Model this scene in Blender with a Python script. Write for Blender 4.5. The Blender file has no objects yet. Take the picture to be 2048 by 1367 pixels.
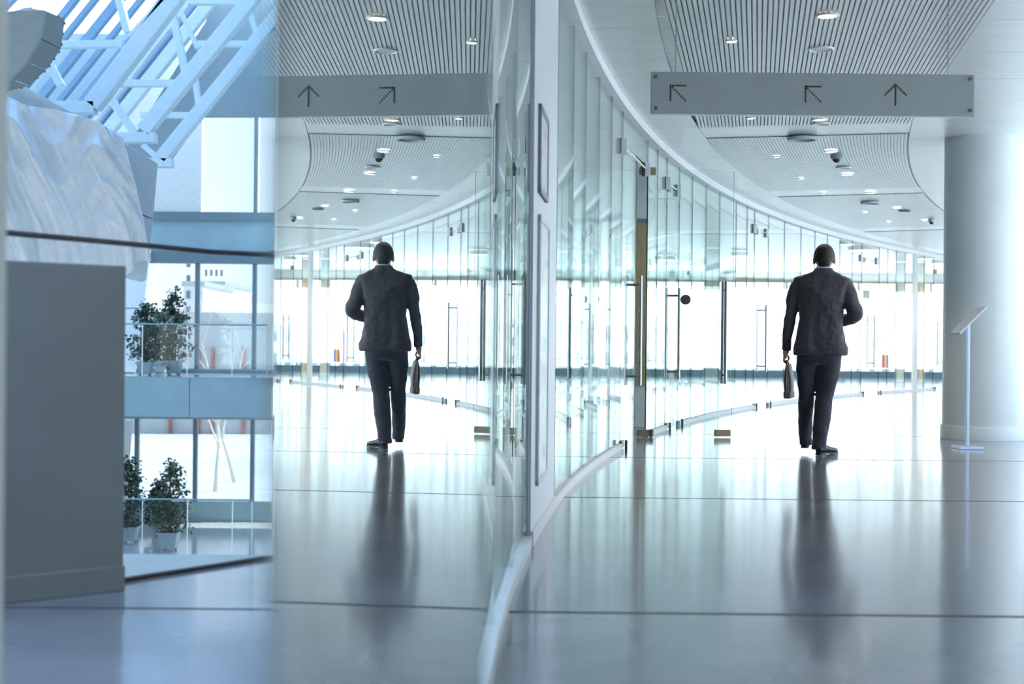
import bpy, bmesh, math, random
from mathutils import Vector, Matrix, Quaternion
random.seed(7)
S = bpy.context.scene
COL = S.collection
PI = math.pi

# ------------------------------------------------------------------ camera
FPX, EYE, ROLL, VHOR = 2900.0, 0.94, 0.0097, 8.0      # focal length in px of a 2048 px frame, eye height
cam_d = bpy.data.cameras.new('camera')
cam_d.sensor_width = 36.0
cam_d.lens = FPX / 2048 * 36.0
cam_d.shift_y = VHOR / 2048
cam_d.clip_start = 0.02
cam_d.clip_end = 800
cam_d.dof.use_dof = True
cam_d.dof.focus_distance = 13.5
cam_d.dof.aperture_fstop = 2.8
cam = bpy.data.objects.new('camera', cam_d)
COL.objects.link(cam)
cam.matrix_world = Matrix.Translation((0, 0, EYE)) @ Matrix.Rotation(PI / 2, 4, 'X') @ Matrix.Rotation(ROLL, 4, 'Z')
S.camera = cam

# ------------------------------------------------------------------ world, sun, exposure
wd = bpy.data.worlds.new('sky'); S.world = wd; wd.use_nodes = True
nt = wd.node_tree; nt.nodes.clear()
wo = nt.nodes.new('ShaderNodeOutputWorld'); bg = nt.nodes.new('ShaderNodeBackground')
tc = nt.nodes.new('ShaderNodeTexCoord'); sx = nt.nodes.new('ShaderNodeSeparateXYZ'); rp = nt.nodes.new('ShaderNodeValToRGB')
rp.color_ramp.elements[0].position = 0.0; rp.color_ramp.elements[0].color = (0.95, 0.975, 1.0, 1)
rp.color_ramp.elements[1].position = 0.8; rp.color_ramp.elements[1].color = (0.36, 0.63, 1.0, 1)
nt.links.new(tc.outputs['Generated'], sx.inputs[0]); nt.links.new(sx.outputs['Z'], rp.inputs[0])
nt.links.new(rp.outputs[0], bg.inputs['Color']); nt.links.new(bg.outputs[0], wo.inputs['Surface'])
bg.inputs['Strength'].default_value = 2.2
sun_d = bpy.data.lights.new('sun', 'SUN'); sun_d.energy = 7.0; sun_d.angle = 0.01; sun_d.color = (1.0, 0.95, 0.86)
sun = bpy.data.objects.new('sun', sun_d); COL.objects.link(sun)
sun.rotation_euler = (math.radians(40), 0, math.radians(97))
S.view_settings.view_transform = 'Standard'; S.view_settings.look = 'None'
S.view_settings.gamma = 1.0; S.view_settings.use_curve_mapping = False
S.view_settings.exposure = 0.95
cy = S.cycles
cy.max_bounces = 12; cy.diffuse_bounces = 5; cy.glossy_bounces = 6; cy.transparent_max_bounces = 48
cy.sample_clamp_indirect = 6.0
cy.use_denoising = True

# ------------------------------------------------------------------ measuring helpers
def ray(x, y):
    a, b = x - 1024, y - 683.5
    return (a + ROLL * b) / FPX, (b - ROLL * a - VHOR) / FPX
def P(x, y, Z):                       # point of the picture at depth Z
    u, v = ray(x, y); return Vector((u * Z, Z, EYE - v * Z))
def PZ(x, y, z=0.0):                  # point of the picture on the level z
    u, v = ray(x, y); Z = (EYE - z) / v; return Vector((u * Z, Z, z))
RW, CX, Y0 = 55.0, 54.9, 2.4          # the curved glass wall: radius and centre
CEIL = 3.19
def W(th, off=0.0, z=0.0):
    return Vector((CX - (RW - off) * math.cos(th), Y0 + (RW - off) * math.sin(th), z))
def thY(Y): return math.asin((Y - Y0) / RW)
def thx(x):
    k = (x - 1024) / FPX; lo, hi = 0.02, 1.1
    for _ in range(50):
        m = (lo + hi) / 2; p = W(m)
        if p.x - k * p.y > 0: hi = m
        else: lo = m
    return lo

# ------------------------------------------------------------------ materials
MAT = {}
def mat(name, col, rough=0.5, metal=0.0, var=0.06, scale=8.0, bump=0.0, bscale=40.0, spec=None, stretch=None, sheen=0.0, coat=0.0, emit=None, trans=0.0):
    if name in MAT: return MAT[name]
    m = bpy.data.materials.new(name); m.use_nodes = True; n = m.node_tree.nodes; l = m.node_tree.links
    b = n['Principled BSDF']
    b.inputs['Roughness'].default_value = rough; b.inputs['Metallic'].default_value = metal
    if spec is not None: b.inputs['Specular IOR Level'].default_value = spec
    if sheen: b.inputs['Sheen Weight'].default_value = sheen
    if coat: b.inputs['Coat Weight'].default_value = coat; b.inputs['Coat Roughness'].default_value = 0.08
    t = n.new('ShaderNodeTexCoord'); mp = n.new('ShaderNodeMapping'); l.new(t.outputs['Object'], mp.inputs[0])
    if stretch: mp.inputs['Scale'].default_value = stretch
    nz = n.new('ShaderNodeTexNoise'); nz.inputs['Scale'].default_value = scale; nz.inputs['Detail'].default_value = 4
    l.new(mp.outputs[0], nz.inputs['Vector'])
    r = n.new('ShaderNodeValToRGB')
    r.color_ramp.elements[0].position = 0.3; r.color_ramp.elements[1].position = 0.7
    r.color_ramp.elements[0].color = tuple(max(0, c * (1 - var)) for c in col) + (1,)
    r.color_ramp.elements[1].color = tuple(min(1, c * (1 + var)) for c in col) + (1,)
    l.new(nz.outputs['Fac'], r.inputs[0]); l.new(r.outputs[0], b.inputs['Base Color'])
    if bump:
        n2 = n.new('ShaderNodeTexNoise'); n2.inputs['Scale'].default_value = bscale; n2.inputs['Detail'].default_value = 3
        l.new(mp.outputs[0], n2.inputs['Vector'])
        bp = n.new('ShaderNodeBump'); bp.inputs['Strength'].default_value = bump; bp.inputs['Distance'].default_value = 0.01
        l.new(n2.outputs['Fac'], bp.inputs['Height']); l.new(bp.outputs[0], b.inputs['Normal'])
    if emit:
        b.inputs['Emission Color'].default_value = tuple(emit[:3]) + (1,); b.inputs['Emission Strength'].default_value = emit[3]
    MAT[name] = m
    return m
def glass(name, tint, refl=None, base=0.04, rough=0.0, milk=0.0):
    m = bpy.data.materials.new(name); m.use_nodes = True; n = m.node_tree.nodes; l = m.node_tree.links; n.clear()
    o = n.new('ShaderNodeOutputMaterial'); mx = n.new('ShaderNodeMixShader'); tr = n.new('ShaderNodeBsdfTransparent'); gl = n.new('ShaderNodeBsdfGlossy')
    tr.inputs[0].default_value = tint + (1,); gl.inputs[0].default_value = (0.96, 1, 0.99, 1); gl.inputs['Roughness'].default_value = rough
    first = tr
    if milk:
        df = n.new('ShaderNodeBsdfDiffuse'); df.inputs[0].default_value = (0.80, 0.92, 0.95, 1)
        m2 = n.new('ShaderNodeMixShader'); m2.inputs[0].default_value = milk
        l.new(tr.outputs[0], m2.inputs[1]); l.new(df.outputs[0], m2.inputs[2]); first = m2
    l.new(first.outputs[0], mx.inputs[1]); l.new(gl.outputs[0], mx.inputs[2]); l.new(mx.outputs[0], o.inputs[0])
    if refl is None:                    # grazing reflection of a plain glass surface
        lw = n.new('ShaderNodeLayerWeight'); lw.inputs['Blend'].default_value = 0.5
        p = n.new('ShaderNodeMath'); p.operation = 'POWER'; p.inputs[1].default_value = 5.0
        q = n.new('ShaderNodeMath'); q.operation = 'MULTIPLY_ADD'; q.inputs[1].default_value = 1 - base; q.inputs[2].default_value = base
        l.new(lw.outputs['Facing'], p.inputs[0]); l.new(p.outputs[0], q.inputs[0]); l.new(q.outputs[0], mx.inputs[0])
    else:
        mx.inputs[0].default_value = refl
    MAT[name] = m
    return m

M_white = mat('white_paint', (0.80, 0.82, 0.83), 0.45, var=0.03)
M_plaster = mat('pale_plaster', (0.62, 0.64, 0.64), 0.8, var=0.05, bump=0.1)
M_column = mat('column_paint', (0.66, 0.72, 0.73), 0.42, var=0.03, scale=3)
M_steel = mat('brushed_steel', (0.40, 0.40, 0.41), 0.25, 1.0, var=0.05, scale=30)
M_darksteel = mat('dark_steel', (0.10, 0.11, 0.11), 0.35, 0.8, var=0.1)
M_bronze = mat('bronze_fitting', (0.23, 0.20, 0.13), 0.4, 0.7, var=0.1)
M_alum = mat('white_aluminium', (0.78, 0.80, 0.83), 0.35, 0.2, var=0.03)
M_edge = mat('glass_edge', (0.02, 0.07, 0.06), 0.2, var=0.1)
M_gl = glass('clear_green_glass', (0.945, 0.982, 0.972))
M_glw = glass('window_glass', (0.95, 0.985, 1.0))
M_bal = glass('balustrade_glass', (0.97, 0.99, 1.0), base=0.008)
M_sky = glass('skylight_glass', (0.66, 0.76, 0.84))
M_gla = glass('solar_control_glass', (0.50, 0.54, 0.57))
M_mir = glass('coated_reflective_glass', (0.80, 0.93, 0.97), refl=0.90)
M_joint = mat('joint_filler', (0.05, 0.035, 0.035), 0.7)
M_ceil = mat('ceiling_metal_panel', (0.80, 0.83, 0.82), 0.34, 0.55, var=0.05, scale=3.0, stretch=(0.6, 9.0, 1.0), spec=0.6)
M_dark = mat('dark_void', (0.06, 0.065, 0.07), 0.9)

def floor_mat():
    m = mat('polished_concrete', (0.24, 0.238, 0.268), 0.16, var=0.22, scale=1.6, spec=0.75, coat=0.35)
    n = m.node_tree.nodes; l = m.node_tree.links; b = n['Principled BSDF']
    t = n.new('ShaderNodeTexCoord'); mp = n.new('ShaderNodeMapping'); mp.inputs['Scale'].default_value = (0.5, 1.0, 1.0)
    l.new(t.outputs['Object'], mp.inputs[0])
    nz = n.new('ShaderNodeTexNoise'); nz.inputs['Scale'].default_value = 1.1; nz.inputs['Detail'].default_value = 2
    l.new(mp.outputs[0], nz.inputs['Vector'])
    bp = n.new('ShaderNodeBump'); bp.inputs['Strength'].default_value = 0.06; bp.inputs['Distance'].default_value = 0.012
    l.new(nz.outputs['Fac'], bp.inputs['Height']); l.new(bp.outputs[0], b.inputs['Normal'])
    return m
M_floor = floor_mat()

# ------------------------------------------------------------------ mesh helpers
class MB:
    def __init__(s): s.v = []; s.f = []; s.m = []
    def add(s, vs, fs, mi=0):
        o = len(s.v); s.v += [tuple(p) for p in vs]; s.f += [tuple(i + o for i in f) for f in fs]; s.m += [mi] * len(fs); return s
    def hexa(s, p, mi=0, faces=None):     # 8 corners: bottom 4 then top 4
        fs = [(3, 2, 1, 0), (4, 5, 6, 7), (0, 1, 5, 4), (1, 2, 6, 5), (2, 3, 7, 6), (3, 0, 4, 7)]
        o = len(s.v); s.v += [tuple(q) for q in p]
        for i, f in enumerate(fs):
            s.f.append(tuple(k + o for k in f)); s.m.append(faces[i] if faces else mi)
        return s
    def box(s, x0, x1, y0, y1, z0, z1, mi=0):
        return s.hexa([(x0, y0, z0), (x1, y0, z0), (x1, y1, z0), (x0, y1, z0), (x0, y0, z1), (x1, y0, z1), (x1, y1, z1), (x0, y1, z1)], mi)
    def slab(s, a, b, th, z0, z1, mi=0, faces=None):   # vertical slab between plan points a, b, thickness th centred
        a = Vector((a[0], a[1])); b = Vector((b[0], b[1])); d = (b - a).normalized(); nn = Vector((-d.y, d.x)) * th / 2
        q = [a - nn, b - nn, b + nn, a + nn]
        return s.hexa([(p.x, p.y, z0) for p in q] + [(p.x, p.y, z1) for p in q], mi, faces)
    def prism(s, poly, z0, z1, mi=0):                  # plan polygon, counter-clockwise
        n = len(poly)
        vs = [(p[0], p[1], z0) for p in poly] + [(p[0], p[1], z1) for p in poly]
        fs = [tuple(range(n - 1, -1, -1)), tuple(range(n, 2 * n))] + [(i, (i + 1) % n, n + (i + 1) % n, n + i) for i in range(n)]
        return s.add(vs, fs, mi)
    def tube(s, pts, rad, n=10, mi=0, cap=True, squash=1.0):
        pts = [Vector(p) for p in pts]; rad = rad if isinstance(rad, (list, tuple)) else [rad] * len(pts)
        ref = None; o = len(s.v)
        for i, p in enumerate(pts):
            d = (pts[min(i + 1, len(pts) - 1)] - pts[max(i - 1, 0)])
            d = d.normalized() if d.length > 1e-9 else Vector((0, 0, 1))
            if ref is None: ref = Vector((1, 0, 0)) if abs(d.x) < 0.8 else Vector((0, 1, 0))
            a = (ref - d * ref.dot(d)).normalized(); b = d.cross(a); ref = a
            for k in range(n):
                t = 2 * PI * k / n; s.v.append(tuple(p + a * (math.cos(t) * rad[i]) + b * (math.sin(t) * rad[i] * squash)))
        for i in range(len(pts) - 1):
            for k in range(n):
                s.f.append((o + i * n + k, o + i * n + (k + 1) % n, o + (i + 1) * n + (k + 1) % n, o + (i + 1) * n + k)); s.m.append(mi)
        if cap:
            s.f.append(tuple(o + k for k in range(n - 1, -1, -1))); s.f.append(tuple(o + (len(pts) - 1) * n + k for k in range(n))); s.m += [mi, mi]
        return s
    def beam(s, a, b, w, h, mi=0, up=(0, 0, 1)):       # rectangular bar from a to b
        a = Vector(a); b = Vector(b); d = (b - a).normalized(); up = Vector(up)
        sd = d.cross(up).normalized(); u = sd.cross(d).normalized()
        q = []
        for p in (a, b):
            q += [p - sd * w / 2 - u * h / 2, p + sd * w / 2 - u * h / 2, p + sd * w / 2 + u * h / 2, p - sd * w / 2 + u * h / 2]
        return s.hexa(q, mi)
    def lathe(s, c, prof, n=24, mi=0):                 # prof: (radius, z) list
        c = Vector(c); o = len(s.v)
        for r, z in prof:
            for k in range(n):
                t = 2 * PI * k / n; s.v.append((c.x + r * math.cos(t), c.y + r * math.sin(t), c.z + z))
        for i in range(len(prof) - 1):
            for k in range(n):
                s.f.append((o + i * n + k, o + i * n + (k + 1) % n, o + (i + 1) * n + (k + 1) % n, o + (i + 1) * n + k)); s.m.append(mi)
        s.f.append(tuple(o + k for k in range(n - 1, -1, -1))); s.f.append(tuple(o + (len(prof) - 1) * n + k for k in range(n))); s.m += [mi, mi]
        return s
    def loft(s, rings, mi=0):                          # closed rings of equal count
        n = len(rings[0]); o = len(s.v)
        for r in rings: s.v += [tuple(p) for p in r]
        for i in range(len(rings) - 1):
            for k in range(n):
                s.f.append((o + i * n + k, o + i * n + (k + 1) % n, o + (i + 1) * n + (k + 1) % n, o + (i + 1) * n + k)); s.m.append(mi)
        s.f.append(tuple(o + k for k in range(n - 1, -1, -1))); s.f.append(tuple(o + (len(rings) - 1) * n + k for k in range(n))); s.m += [mi, mi]
        return s
    def build(s, name, mats, parent=None, smooth=False, bevel=0.0, fix=True):
        me = bpy.data.meshes.new(name); me.from_pydata(s.v, [], s.f)
        for m_ in (mats if isinstance(mats, (list, tuple)) else [mats]): me.materials.append(m_)
        me.polygons.foreach_set('material_index', s.m)
        if smooth: me.polygons.foreach_set('use_smooth', [True] * len(me.polygons))
        if fix:
            bm = bmesh.new(); bm.from_mesh(me); bmesh.ops.recalc_face_normals(bm, faces=bm.faces); bm.to_mesh(me); bm.free()
        ob = bpy.data.objects.new(name, me); COL.objects.link(ob)
        if parent is not None:
            ob.parent = parent; ob.matrix_parent_inverse = parent.matrix_basis.inverted()
        if bevel:
            b = ob.modifiers.new('bevel', 'BEVEL'); b.width = bevel; b.segments = 2; b.limit_method = 'ANGLE'
        return ob
def tag(o, label=None, cat=None, group=None, kind=None):
    if label: o['label'] = label
    if cat: o['category'] = cat
    if group: o['group'] = group
    if kind: o['kind'] = kind
    return o
def empty(name, loc=(0, 0, 0), rz=0.0):
    e = bpy.data.objects.new(name, None); COL.objects.link(e); e.empty_display_size = 0.1
    e.location = loc; e.rotation_euler = (0, 0, rz); return e
def inst(src, parent, name=None):                      # a copy of one piece, sharing its mesh
    c = src.copy(); COL.objects.link(c); c.parent = parent
    return c
def autosmooth(o, ang=40):
    o.data.polygons.foreach_set('use_smooth', [True] * len(o.data.polygons))
    bm = bmesh.new(); bm.from_mesh(o.data)
    for e in bm.edges:
        if len(e.link_faces) == 2 and e.calc_face_angle(0) > math.radians(ang): e.smooth = False
    bm.to_mesh(o.data); bm.free(); return o

# ================================================================== SETTING
LB = -0.1645                                            # plan slope of the wall that closes the hall towards the atrium
YE = 6.41                                               # edge of our floor towards the atrium void
YF = 43.6                                               # far window front of the hall
YA = 45.0                                               # far window front of the atrium
Z_LOW = -4.6

def XR(Y):                                              # right end of the hall: the courtyard glazing, then the wide end
    if Y < -6.5: Y = -6.5
    return W(math.asin((Y - Y0) / 48.0), 0).x * 0 + CX - 48.0 * math.cos(math.asin((Y - Y0) / 48.0)) + 0.12 if Y < 34.7 else 30.0
YC = 34.75
# ---- floor of polished slabs with dark joints
floor = empty('floor'); tag(floor, kind='structure')
JY = [-8.0, 1.4, 5.13, 9.05, 12.35, 15.75, 19.2, 22.8, 26.4, 30.0, YC, 38.0, YF]
G = 0.018
for i in range(len(JY) - 1):
    a, b = JY[i] + G, JY[i + 1] - G
    ya = [a + (b - a) * k / 6 for k in range(7)] if b <= YC else [a, b]
    right = [((XR(y) if b <= YC else 30.0), y) for y in ya]
    if b < YE: poly = [(-9, a)] + right + [(-9, b)]
    elif a < YE: poly = [(-9, a)] + right + [(LB * b, b), (LB * YE, YE), (-9, YE)]
    else: poly = [(LB * a, a)] + right + [(LB * b, b)]
    MB().prism(poly, -0.25, 0.0).build('floor_slab', M_floor, floor)
    if 0 < i:
        j = JY[i]; x0 = -9 if j < YE else LB * j
        MB().box(x0, XR(j - 0.1) - 0.1, j - G, j + G, -0.2, -0.003).build('floor_joint', M_joint, floor)
# pale stone strip along the floor edge
ea, eb = PZ(215, 1167), PZ(541, 1117)
M_strip = mat('grey_stone', (0.36, 0.42, 0.42), 0.35, var=0.08)
MB().prism([(ea.x, ea.y), (eb.x, min(eb.y, YE - 0.02)), (LB * YE, YE), (ea.x - 0.35, YE)], 0.0, 0.006).build('trim_1', M_strip)['kind'] = 'structure'
MB().beam((ea.x, ea.y, 0.008), (eb.x, eb.y, 0.008), 0.03, 0.012).build('trim_2', M_joint)['kind'] = 'structure'

# ---- ceiling: rows of metal panels, corridor ring panels, slatted grilles
ceiling = empty('ceiling'); tag(ceiling, kind='structure')
yy = -8.0
while yy < YF:
    a, b = yy + 0.004, min(yy + 1.2, YF) - 0.004
    xa = (LB * a if a > 0 else -9); xb = (LB * b if b > 0 else -9)
    if a <= 0 < b: xa = -9; xb = -0.3
    MB().prism([(xa, a), (XR(a) if b < YC else 30, a), (XR(b) if b < YC else 30, b), (xb, b)], CEIL + 0.03, CEIL + 0.06).build('ceiling_panel', M_ceil, ceiling)
    yy += 1.2
def ring_panel(t0, t1, o0, o1, z0, z1, mb=None, sub=1):
    mb = mb or MB()
    for k in range(sub):
        a = t0 + (t1 - t0) * k / sub; b = t0 + (t1 - t0) * (k + 1) / sub
        q = [W(a, o0), W(a, o1), W(b, o1), W(b, o0)]
        mb.hexa([(p.x, p.y, z0) for p in q] + [(p.x, p.y, z1) for p in q])
    return mb
GR = [(thY(2.5), thY(7.5)), (thY(8.2), thY(14.9)), (thY(15.7), thY(20.9)), (thY(21.7), thY(27.2)), (thY(28.0), thY(33.6))]
dth = 1.14 / 53.0
t = -0.05; k = 0
while t < 0.74:
    a, b = t + 0.00008, t + dth - 0.00008
    ring_panel(a, b, 0.04, 0.545, CEIL, CEIL + 0.02).build('ceiling_panel', M_ceil, ceiling)
    ring_panel(a, b, 2.655, 7.0, CEIL, CEIL + 0.02).build('ceiling_panel', M_ceil, ceiling)
    t += dth
M_slat = mat('grille_slat', (0.78, 0.82, 0.81), 0.36, 0.5, var=0.03)
prev = -0.05
for (ga, gb) in GR:
    ring_panel(prev + 0.0001, ga - 0.0001, 0.55, 2.65, CEIL, CEIL + 0.02).build('ceiling_panel', M_ceil, ceiling)
    prev = gb
    gr = MB(); gi = GR.index((ga, gb)); sb = 1 if gi < 2 else 6; sw = 0.0245 if gi < 2 else 0.029
    ns = 60
    for i in range(ns):
        o0 = 0.56 + 2.08 * i / ns
        ring_panel(ga, gb, o0, o0 + sw, CEIL - 0.02 if gi < 2 else CEIL - 0.009, CEIL - 0.004, gr, sub=sb)
    g = gr.build('ceiling_grille', M_slat, ceiling); g['kind'] = 'stuff'
    ring_panel(ga, gb, 0.55, 2.65, CEIL - 0.005, CEIL - 0.001, sub=sb).build('grille_backing', mat('grille_backing', (0.36, 0.40, 0.41), 0.6, 0.3), ceiling)
ring_panel(prev, 0.74, 0.55, 2.65, CEIL, CEIL + 0.02, sub=4).build('ceiling_panel', M_ceil, ceiling)

MB().box(-1.04, -0.16, YE - 0.02, YE + 0.14, 0.0, CEIL + 0.03).build('wall_added_backing', mat('dark_grey_backing', (0.09, 0.10, 0.105), 0.7, var=0.05))['kind'] = 'structure'  # added dark backing, blocks the bright hall windows behind the reflective panel
# ---- wall that closes the hall towards the atrium, back wall, right inner glazing
MB().slab((LB * YE + 0.1, YE), (LB * YF + 0.1, YF), 0.18, 0.0, CEIL + 0.03).build('wall_left', mat('grey_wall', (0.30, 0.36, 0.37), 0.7, var=0.05))['kind'] = 'structure'
def glazed(name, pts, z0, z1, nx, transom=None, sillh=0.0, headh=0.0, mull=0.06, matf=None):
    """a straight glazed front from a to b: sill, head, mullions and one pane per bay"""
    a, b = Vector(pts[0]), Vector(pts[1]); e = empty(name, (a.x, a.y, z0)); tag(e, kind='structure')
    bpy.context.view_layer.update()
    mf = matf or M_alum
    if sillh: MB().slab(a, b, 0.25, z0, z0 + sillh).build('window_sill', mf, e)
    if headh: MB().slab(a, b, 0.25, z1 - headh, z1).build('window_head', mf, e)
    for i in range(nx + 1):
        p = a.lerp(b, i / nx); d = (b - a).normalized() * mull / 2
        MB().slab(p - d, p + d, 0.14, z0 + sillh, z1 - headh).build('window_frame', mf, e)
    for i in range(nx):
        d = (b - a).normalized() * mull / 2
        p, q = a.lerp(b, i / nx) + d, a.lerp(b, (i + 1) / nx) - d
        MB().slab(p, q, 0.012, z0 + sillh, z1 - headh).build('window_pane', M_glw, e)
    return e
# inner courtyard side, right of the corridor
tt = 0.07; wi = 3
MB().slab(W(-0.19, 7.0), W(0.07, 7.0), 0.2, 0.0, CEIL + 0.03).build('wall_added_shade', M_plaster)['kind'] = 'structure'  # unseen, solid instead of glazed to keep daylight off the parapet
while tt < 0.72:
    a, b = W(tt, 7.0), W(min(tt + 0.13, 0.74), 7.0)
    glazed('window_%d' % wi, [(a.x, a.y), (b.x, b.y)], 0.0, CEIL + 0.03, 4, sillh=0.08, headh=0.1); wi += 1
    tt += 0.13
c0 = W(-0.19, 7.0)
ce = W(0.74, 7.0)
glazed('window_%d' % wi, [(ce.x, YC), (30.0, YC)], 0.0, CEIL + 0.03, 6, sillh=0.08, headh=0.1); wi += 1
MB().box(-9, c0.x, -8.2, -8.0, 0.0, CEIL + 0.03).build('wall_back', M_plaster)['kind'] = 'structure'
MB().box(-9.2, -9.0, -8.1, YE, 0.0, CEIL).build('wall_right_of_entrance', M_plaster)['kind'] = 'structure'

# ---- far window front of the hall
M_sill = mat('blue_grey_sill', (0.20, 0.29, 0.36), 0.5, var=0.05)
M_beamt = mat('beige_beam', (0.58, 0.53, 0.40), 0.6, var=0.04)
ff = empty('wall_far', (12, YF, 0)); tag(ff, kind='structure'); bpy.context.view_layer.update()
hx0, hx1 = LB * YF + 0.2, 30.0
MB().box(hx0, hx1, YF, YF + 0.3, -0.25, 0.28).build('window_sill', M_sill, ff)
xs = [hx0, 5.2, 7.0]
MB().box(hx0, 6.2, YF, YF + 0.3, 2.93, CEIL + 0.06).build('beam', mat('blue_grey_beam', (0.36, 0.46, 0.52), 0.6), ff)
MB().box(6.2, hx1, YF, YF + 0.3, 2.93, CEIL + 0.06).build('beam', M_beamt, ff)
n = 17
for i in range(n + 1):
    x = hx0 + (hx1 - hx0) * i / n
    MB().box(x - 0.035, x + 0.035, YF + 0.05, YF + 0.2, 0.28, 2.93).build('window_frame', M_alum, ff)
    if i < n:
        x2 = hx0 + (hx1 - hx0) * (i + 1) / n
        MB().box(x + 0.035, x2 - 0.035, YF + 0.12, YF + 0.132, 0.28, 2.93).build('window_pane', M_glw, ff)
MB().box(hx1, hx1 + 0.2, YC, YF, 0, CEIL).build('wall_right', M_plaster)['kind'] = 'structure'

# ---- atrium: far front, galleries, lower floor
SA = FPX / YA
M_fac = mat('teal_grey_panel', (0.20, 0.32, 0.38), 0.5, var=0.05, scale=2)
M_facd = mat('dark_teal_band', (0.10, 0.16, 0.20), 0.5, var=0.05)
wa = empty('wall_atrium', (-11, YA, Z_LOW)); tag(wa, kind='structure'); bpy.context.view_layer.update()
ax0, ax1 = -18.0, -6.9
def az(y): return P(400, y, YA).z
def axx(x, y=600): return P(x, y, YA).x
MB().box(ax0, ax1, YA, YA + 0.4, Z_LOW, az(1003)).build('wall_panel', M_fac, wa)
MB().box(ax0, ax1, YA, YA + 0.4, az(838), az(737)).build('wall_panel', M_fac, wa)
MB().box(ax0, ax1, YA, YA + 0.4, az(502), az(441)).build('wall_panel', M_fac, wa)
MB().box(ax0, ax1, YA - 0.1, YA + 0.4, az(526), az(502)).build('beam', M_facd, wa)
MB().box(ax0, ax1, YA - 0.1, YA + 0.4, az(441), az(424)).build('beam', M_facd, wa)
MB().box(ax0, axx(400), YA, YA + 0.4, az(424), 10.5).build('wall_panel', mat('grey_render', (0.50, 0.55, 0.56), 0.7), wa)
MB().box(axx(400), ax1, YA, YA + 0.4, az(228), 10.5).build('wall_panel', MAT['grey_render'], wa)
for (px, ya, yb) in ((393, 526, 737), (508, 526, 737), (272, 838, 1003), (389, 838, 1003), (504, 838, 1003), (512, 228, 424)):
    x = axx(px, (ya + yb) / 2); MB().box(x - 0.06, x + 0.06, YA + 0.02, YA + 0.2, az(yb), az(ya)).build('window_frame', M_facd, wa)
for (xa, xb, ya, yb) in ((-18, axx(393), 526, 737), (axx(393), axx(508), 526, 737), (axx(508), ax1, 526, 737), (-18, axx(272, 900), 838, 1003),
                         (axx(272, 900), axx(389, 900), 838, 1003), (axx(389, 900), axx(504, 900), 838, 1003), (axx(504, 900), ax1, 838, 1003),
                         (axx(400), axx(512), 228, 424), (axx(512), ax1, 228, 424)):
    MB().box(xa + 0.06, xb - 0.06, YA + 0.1, YA + 0.112, az(yb), az(ya)).build('window_pane', M_gla, wa)
# skirting unit under the gallery window
MB().box(-11.0, -6.9, YA - 0.35, YA, 0.0, 0.12).build('baseboard_far', M_facd)['kind'] = 'structure'
# upper gallery floor and lower floor
M_gfl = mat('gallery_floor', (0.30, 0.34, 0.36), 0.12, var=0.1, spec=0.7)
gl_ = empty('floor_gallery', (-12, 40, 0)); tag(gl_, kind='structure'); bpy.context.view_layer.update()
MB().box(-18, LB * 40 + 0.05, 40.0, YA, -0.2, 0.0).build('floor_slab', M_gfl, gl_)
nf = 5
for i in range(nf):
    xa = -18 + (LB * 40 + 18) * i / nf; xb = -18 + (LB * 40 + 18) * (i + 1) / nf
    MB().box(xa + 0.01, xb - 0.01, 39.9, 40.1, -1.1, -0.02).build('fascia_panel', M_fac, gl_)
MB().box(-18, -1, 8, YA, Z_LOW - 0.3, Z_LOW).build('floor_lower', M_gfl)['kind'] = 'structure'
MB().box(-18, 1, 6, 21.5, 10.6, 10.9).build('ceiling_added_shade', M_plaster)['kind'] = 'structure'  # opaque roof added out of view to keep the sky from brightening the atrium
rg = empty('window_added_roof', (-8, 30, 10.6)); tag(rg, kind='structure'); bpy.context.view_layer.update()  # tinted glazing added out of view to dim the sky light on the trusses
for i in range(6):
    ya, yb = 21.5 + 2.9 * i, 21.5 + 2.9 * (i + 1)
    MB().box(-18, 1, ya + 0.05, yb - 0.05, 10.66, 10.68).build('window_pane', M_sky, rg)
    MB().box(-18, 1, yb - 0.05, yb + 0.05, 10.6, 10.75).build('glazing_bar', M_alum, rg)
MB().box(-18, LB * YE, 6.05, 6.25, CEIL + 0.07, 10.6).build('wall_added_near', M_plaster)['kind'] = 'structure'  # unseen wall added to shut sky light out below the opaque roof
MB().slab((LB * YE + 0.1, YE), (LB * YF + 0.1, YF), 0.18, CEIL + 0.065, 10.6).build('wall_added_upper', M_plaster)['kind'] = 'structure'  # added above the hall ceiling, shuts out sky light from the side
MB().box(-18, LB * YE, YE - 0.3, YE - 0.02, Z_LOW, -0.26).build('wall_below_floor', M_plaster)['kind'] = 'structure'
MB().box(-18.3, -18, 6, YA, Z_LOW, 11).build('wall_atrium_side', M_plaster)['kind'] = 'structure'

# ---- the curved glass wall
wall = empty('wall_curved', W(0.2)); tag(wall, kind='structure'); bpy.context.view_layer.update()
TH0, TH1 = thY(2.2), 0.74
t_panel0, t_panel1 = thx(1057), thx(1105)
doors = [(thx(1241), thx(1292)), (thx(1331), thx(1356)), (thx(1507), thx(1535)), (thx(1722), thx(1757)), (thx(1866), thx(1893))]
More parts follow.
